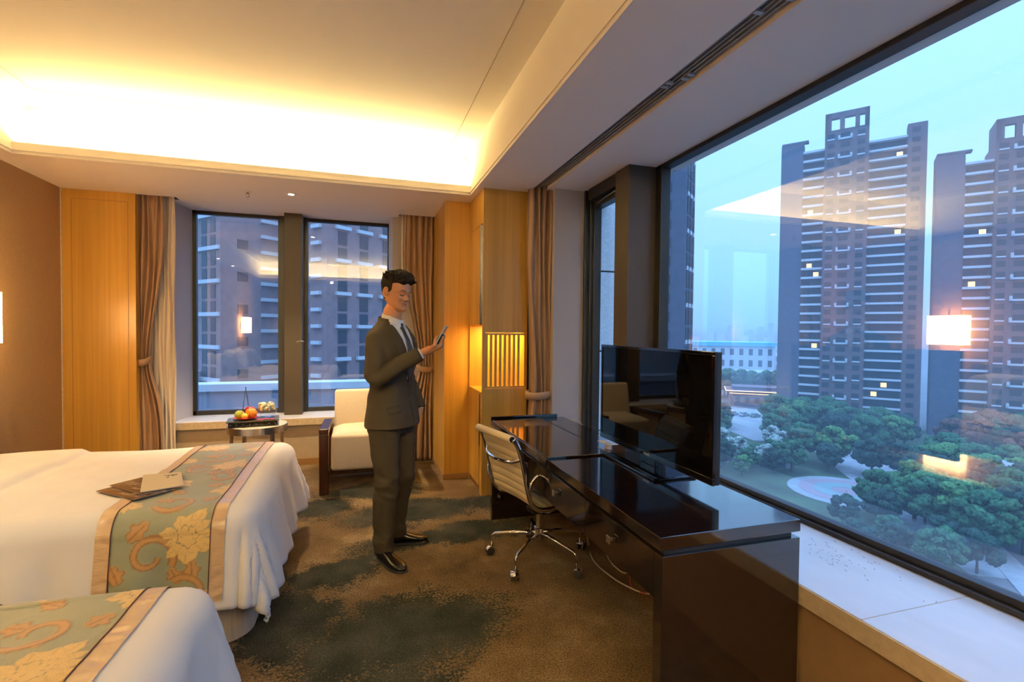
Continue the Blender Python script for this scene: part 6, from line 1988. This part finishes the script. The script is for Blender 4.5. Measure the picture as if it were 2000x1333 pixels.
# pavilion with lit eaves, long white hall with turquoise roof, grey annexe
pv_ = thing('pavilion', (158, 168, GZ), 'low brick pavilion with glowing eaves left of the plum tower', 'pavilion', rz=rad(-38))
obj('wall', MB().box((-9, -6, 0), (16, 6, 5.5)), pmat('pavilion_brick', (0.20, 0.13, 0.14), 0.8), pv_, local=True)
obj('roof', MB().box((-10.5, -7.5, 6.3), (17, 7.5, 6.7)).box((-8, -5, 6.72), (14, 5, 7.9)), pmat('pavilion_roof', (0.16, 0.09, 0.10), 0.8), pv_, local=True)
obj('eaves_light', MB().box((-10.6, -7.7, 6.2), (17.1, -7.52, 6.5)).box((-9.2, -6.3, 5.1), (16.1, -6.02, 5.3)).box((-10.7, -7.6, 6.2), (-10.52, 7.6, 6.5)), pmat('eaves_glow', (0.8, 0.5, 0.3), 0.5, emit=(1.0, 0.55, 0.22), estr=1.3), pv_, local=True)
for i in range(6): obj('window', MB().box((-7+i*3.6, -6.08, 1.4), (-5.2+i*3.6, -5.98, 3.8)), PGL, pv_, local=True)
tree(166, 168, 1.0, 3, 'red leaved tree glowing above the lit pavilion', 2)
simple_building('hall', 'long white hall with turquoise roof beyond the trees, above the television', 'hall', 196, 262, 262, 292, -7.5, pmat('white_render', (0.50, 0.56, 0.60), 0.8), 3, 12, rot=rad(-34), roof=(pmat('turquoise_roof', (0.08, 0.50, 0.60), 0.6), 2.6), winw=0.42)
simple_building('annexe', 'plain grey annexe in front of the turquoise roofed hall', 'building', 172, 214, 205, 225, -19, pmat('annexe_render', (0.26, 0.33, 0.42), 0.8), 2, 4, rot=rad(-34), winw=0.25)
simple_building('dark_kiosk', 'dark flat roofed building at the right edge of the park', 'building', 104, 116, 48, 56, GZ+7, pmat('dark_cladding', (0.05, 0.05, 0.075), 0.6), 2, 3, rot=rad(35), roof=(pmat('kiosk_roof', (0.25, 0.30, 0.36), 0.7), 0.5))

# far city blocks, distance haze put into their pale blue colours
hz = [pmat('far_haze_tint_a', (0.44, 0.52, 0.60), 0.9), pmat('far_haze_tint_b', (0.36, 0.44, 0.54), 0.9), pmat('far_haze_tint_c', (0.52, 0.58, 0.64), 0.9)]
rn = random.Random(77)
k = 0
for ring_d, num, hmin, hmax, wh in ((430, 7, 8, 18, 'nearest'), (640, 8, 12, 28, 'middle'), (900, 9, 20, 46, 'farthest')):
    for i in range(num):
        azd = rad(38.6 + 8.6*(i+0.5)/num)
        d = ring_d*(1+0.03*(i % 2))
        x, y = d*sin(azd), d*cos(azd); wd = ring_d*rad(8.6)/num*rn.uniform(0.55, 0.80)
        h_ = rn.uniform(hmin, hmax)
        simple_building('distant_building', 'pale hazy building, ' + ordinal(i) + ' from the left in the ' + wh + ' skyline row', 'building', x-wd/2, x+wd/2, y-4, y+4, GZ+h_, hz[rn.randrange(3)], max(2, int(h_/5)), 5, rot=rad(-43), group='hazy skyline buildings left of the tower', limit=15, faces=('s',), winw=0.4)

# evening mist lying over the streets
mist = MB().prism([(3.2, -120), (420, -120), (420, 470), (-160, 470), (-160, 9), (3.2, 9)], GZ-1.5, 88)
mm_ = bpy.data.materials.new('evening_mist'); mm_.use_nodes = True
mm_.node_tree.nodes.clear()
o_ = mm_.node_tree.nodes.new('ShaderNodeOutputMaterial'); vs_ = mm_.node_tree.nodes.new('ShaderNodeVolumeScatter')
vs_.inputs['Color'].default_value = (0.72, 0.88, 1.0, 1); vs_.inputs['Density'].default_value = 0.0009
mm_.node_tree.links.new(vs_.outputs[0], o_.inputs['Volume'])
mo = obj('evening_mist', mist, mm_); tag(mo, 'thin blue evening mist over the city outside', 'mist', kind='stuff')
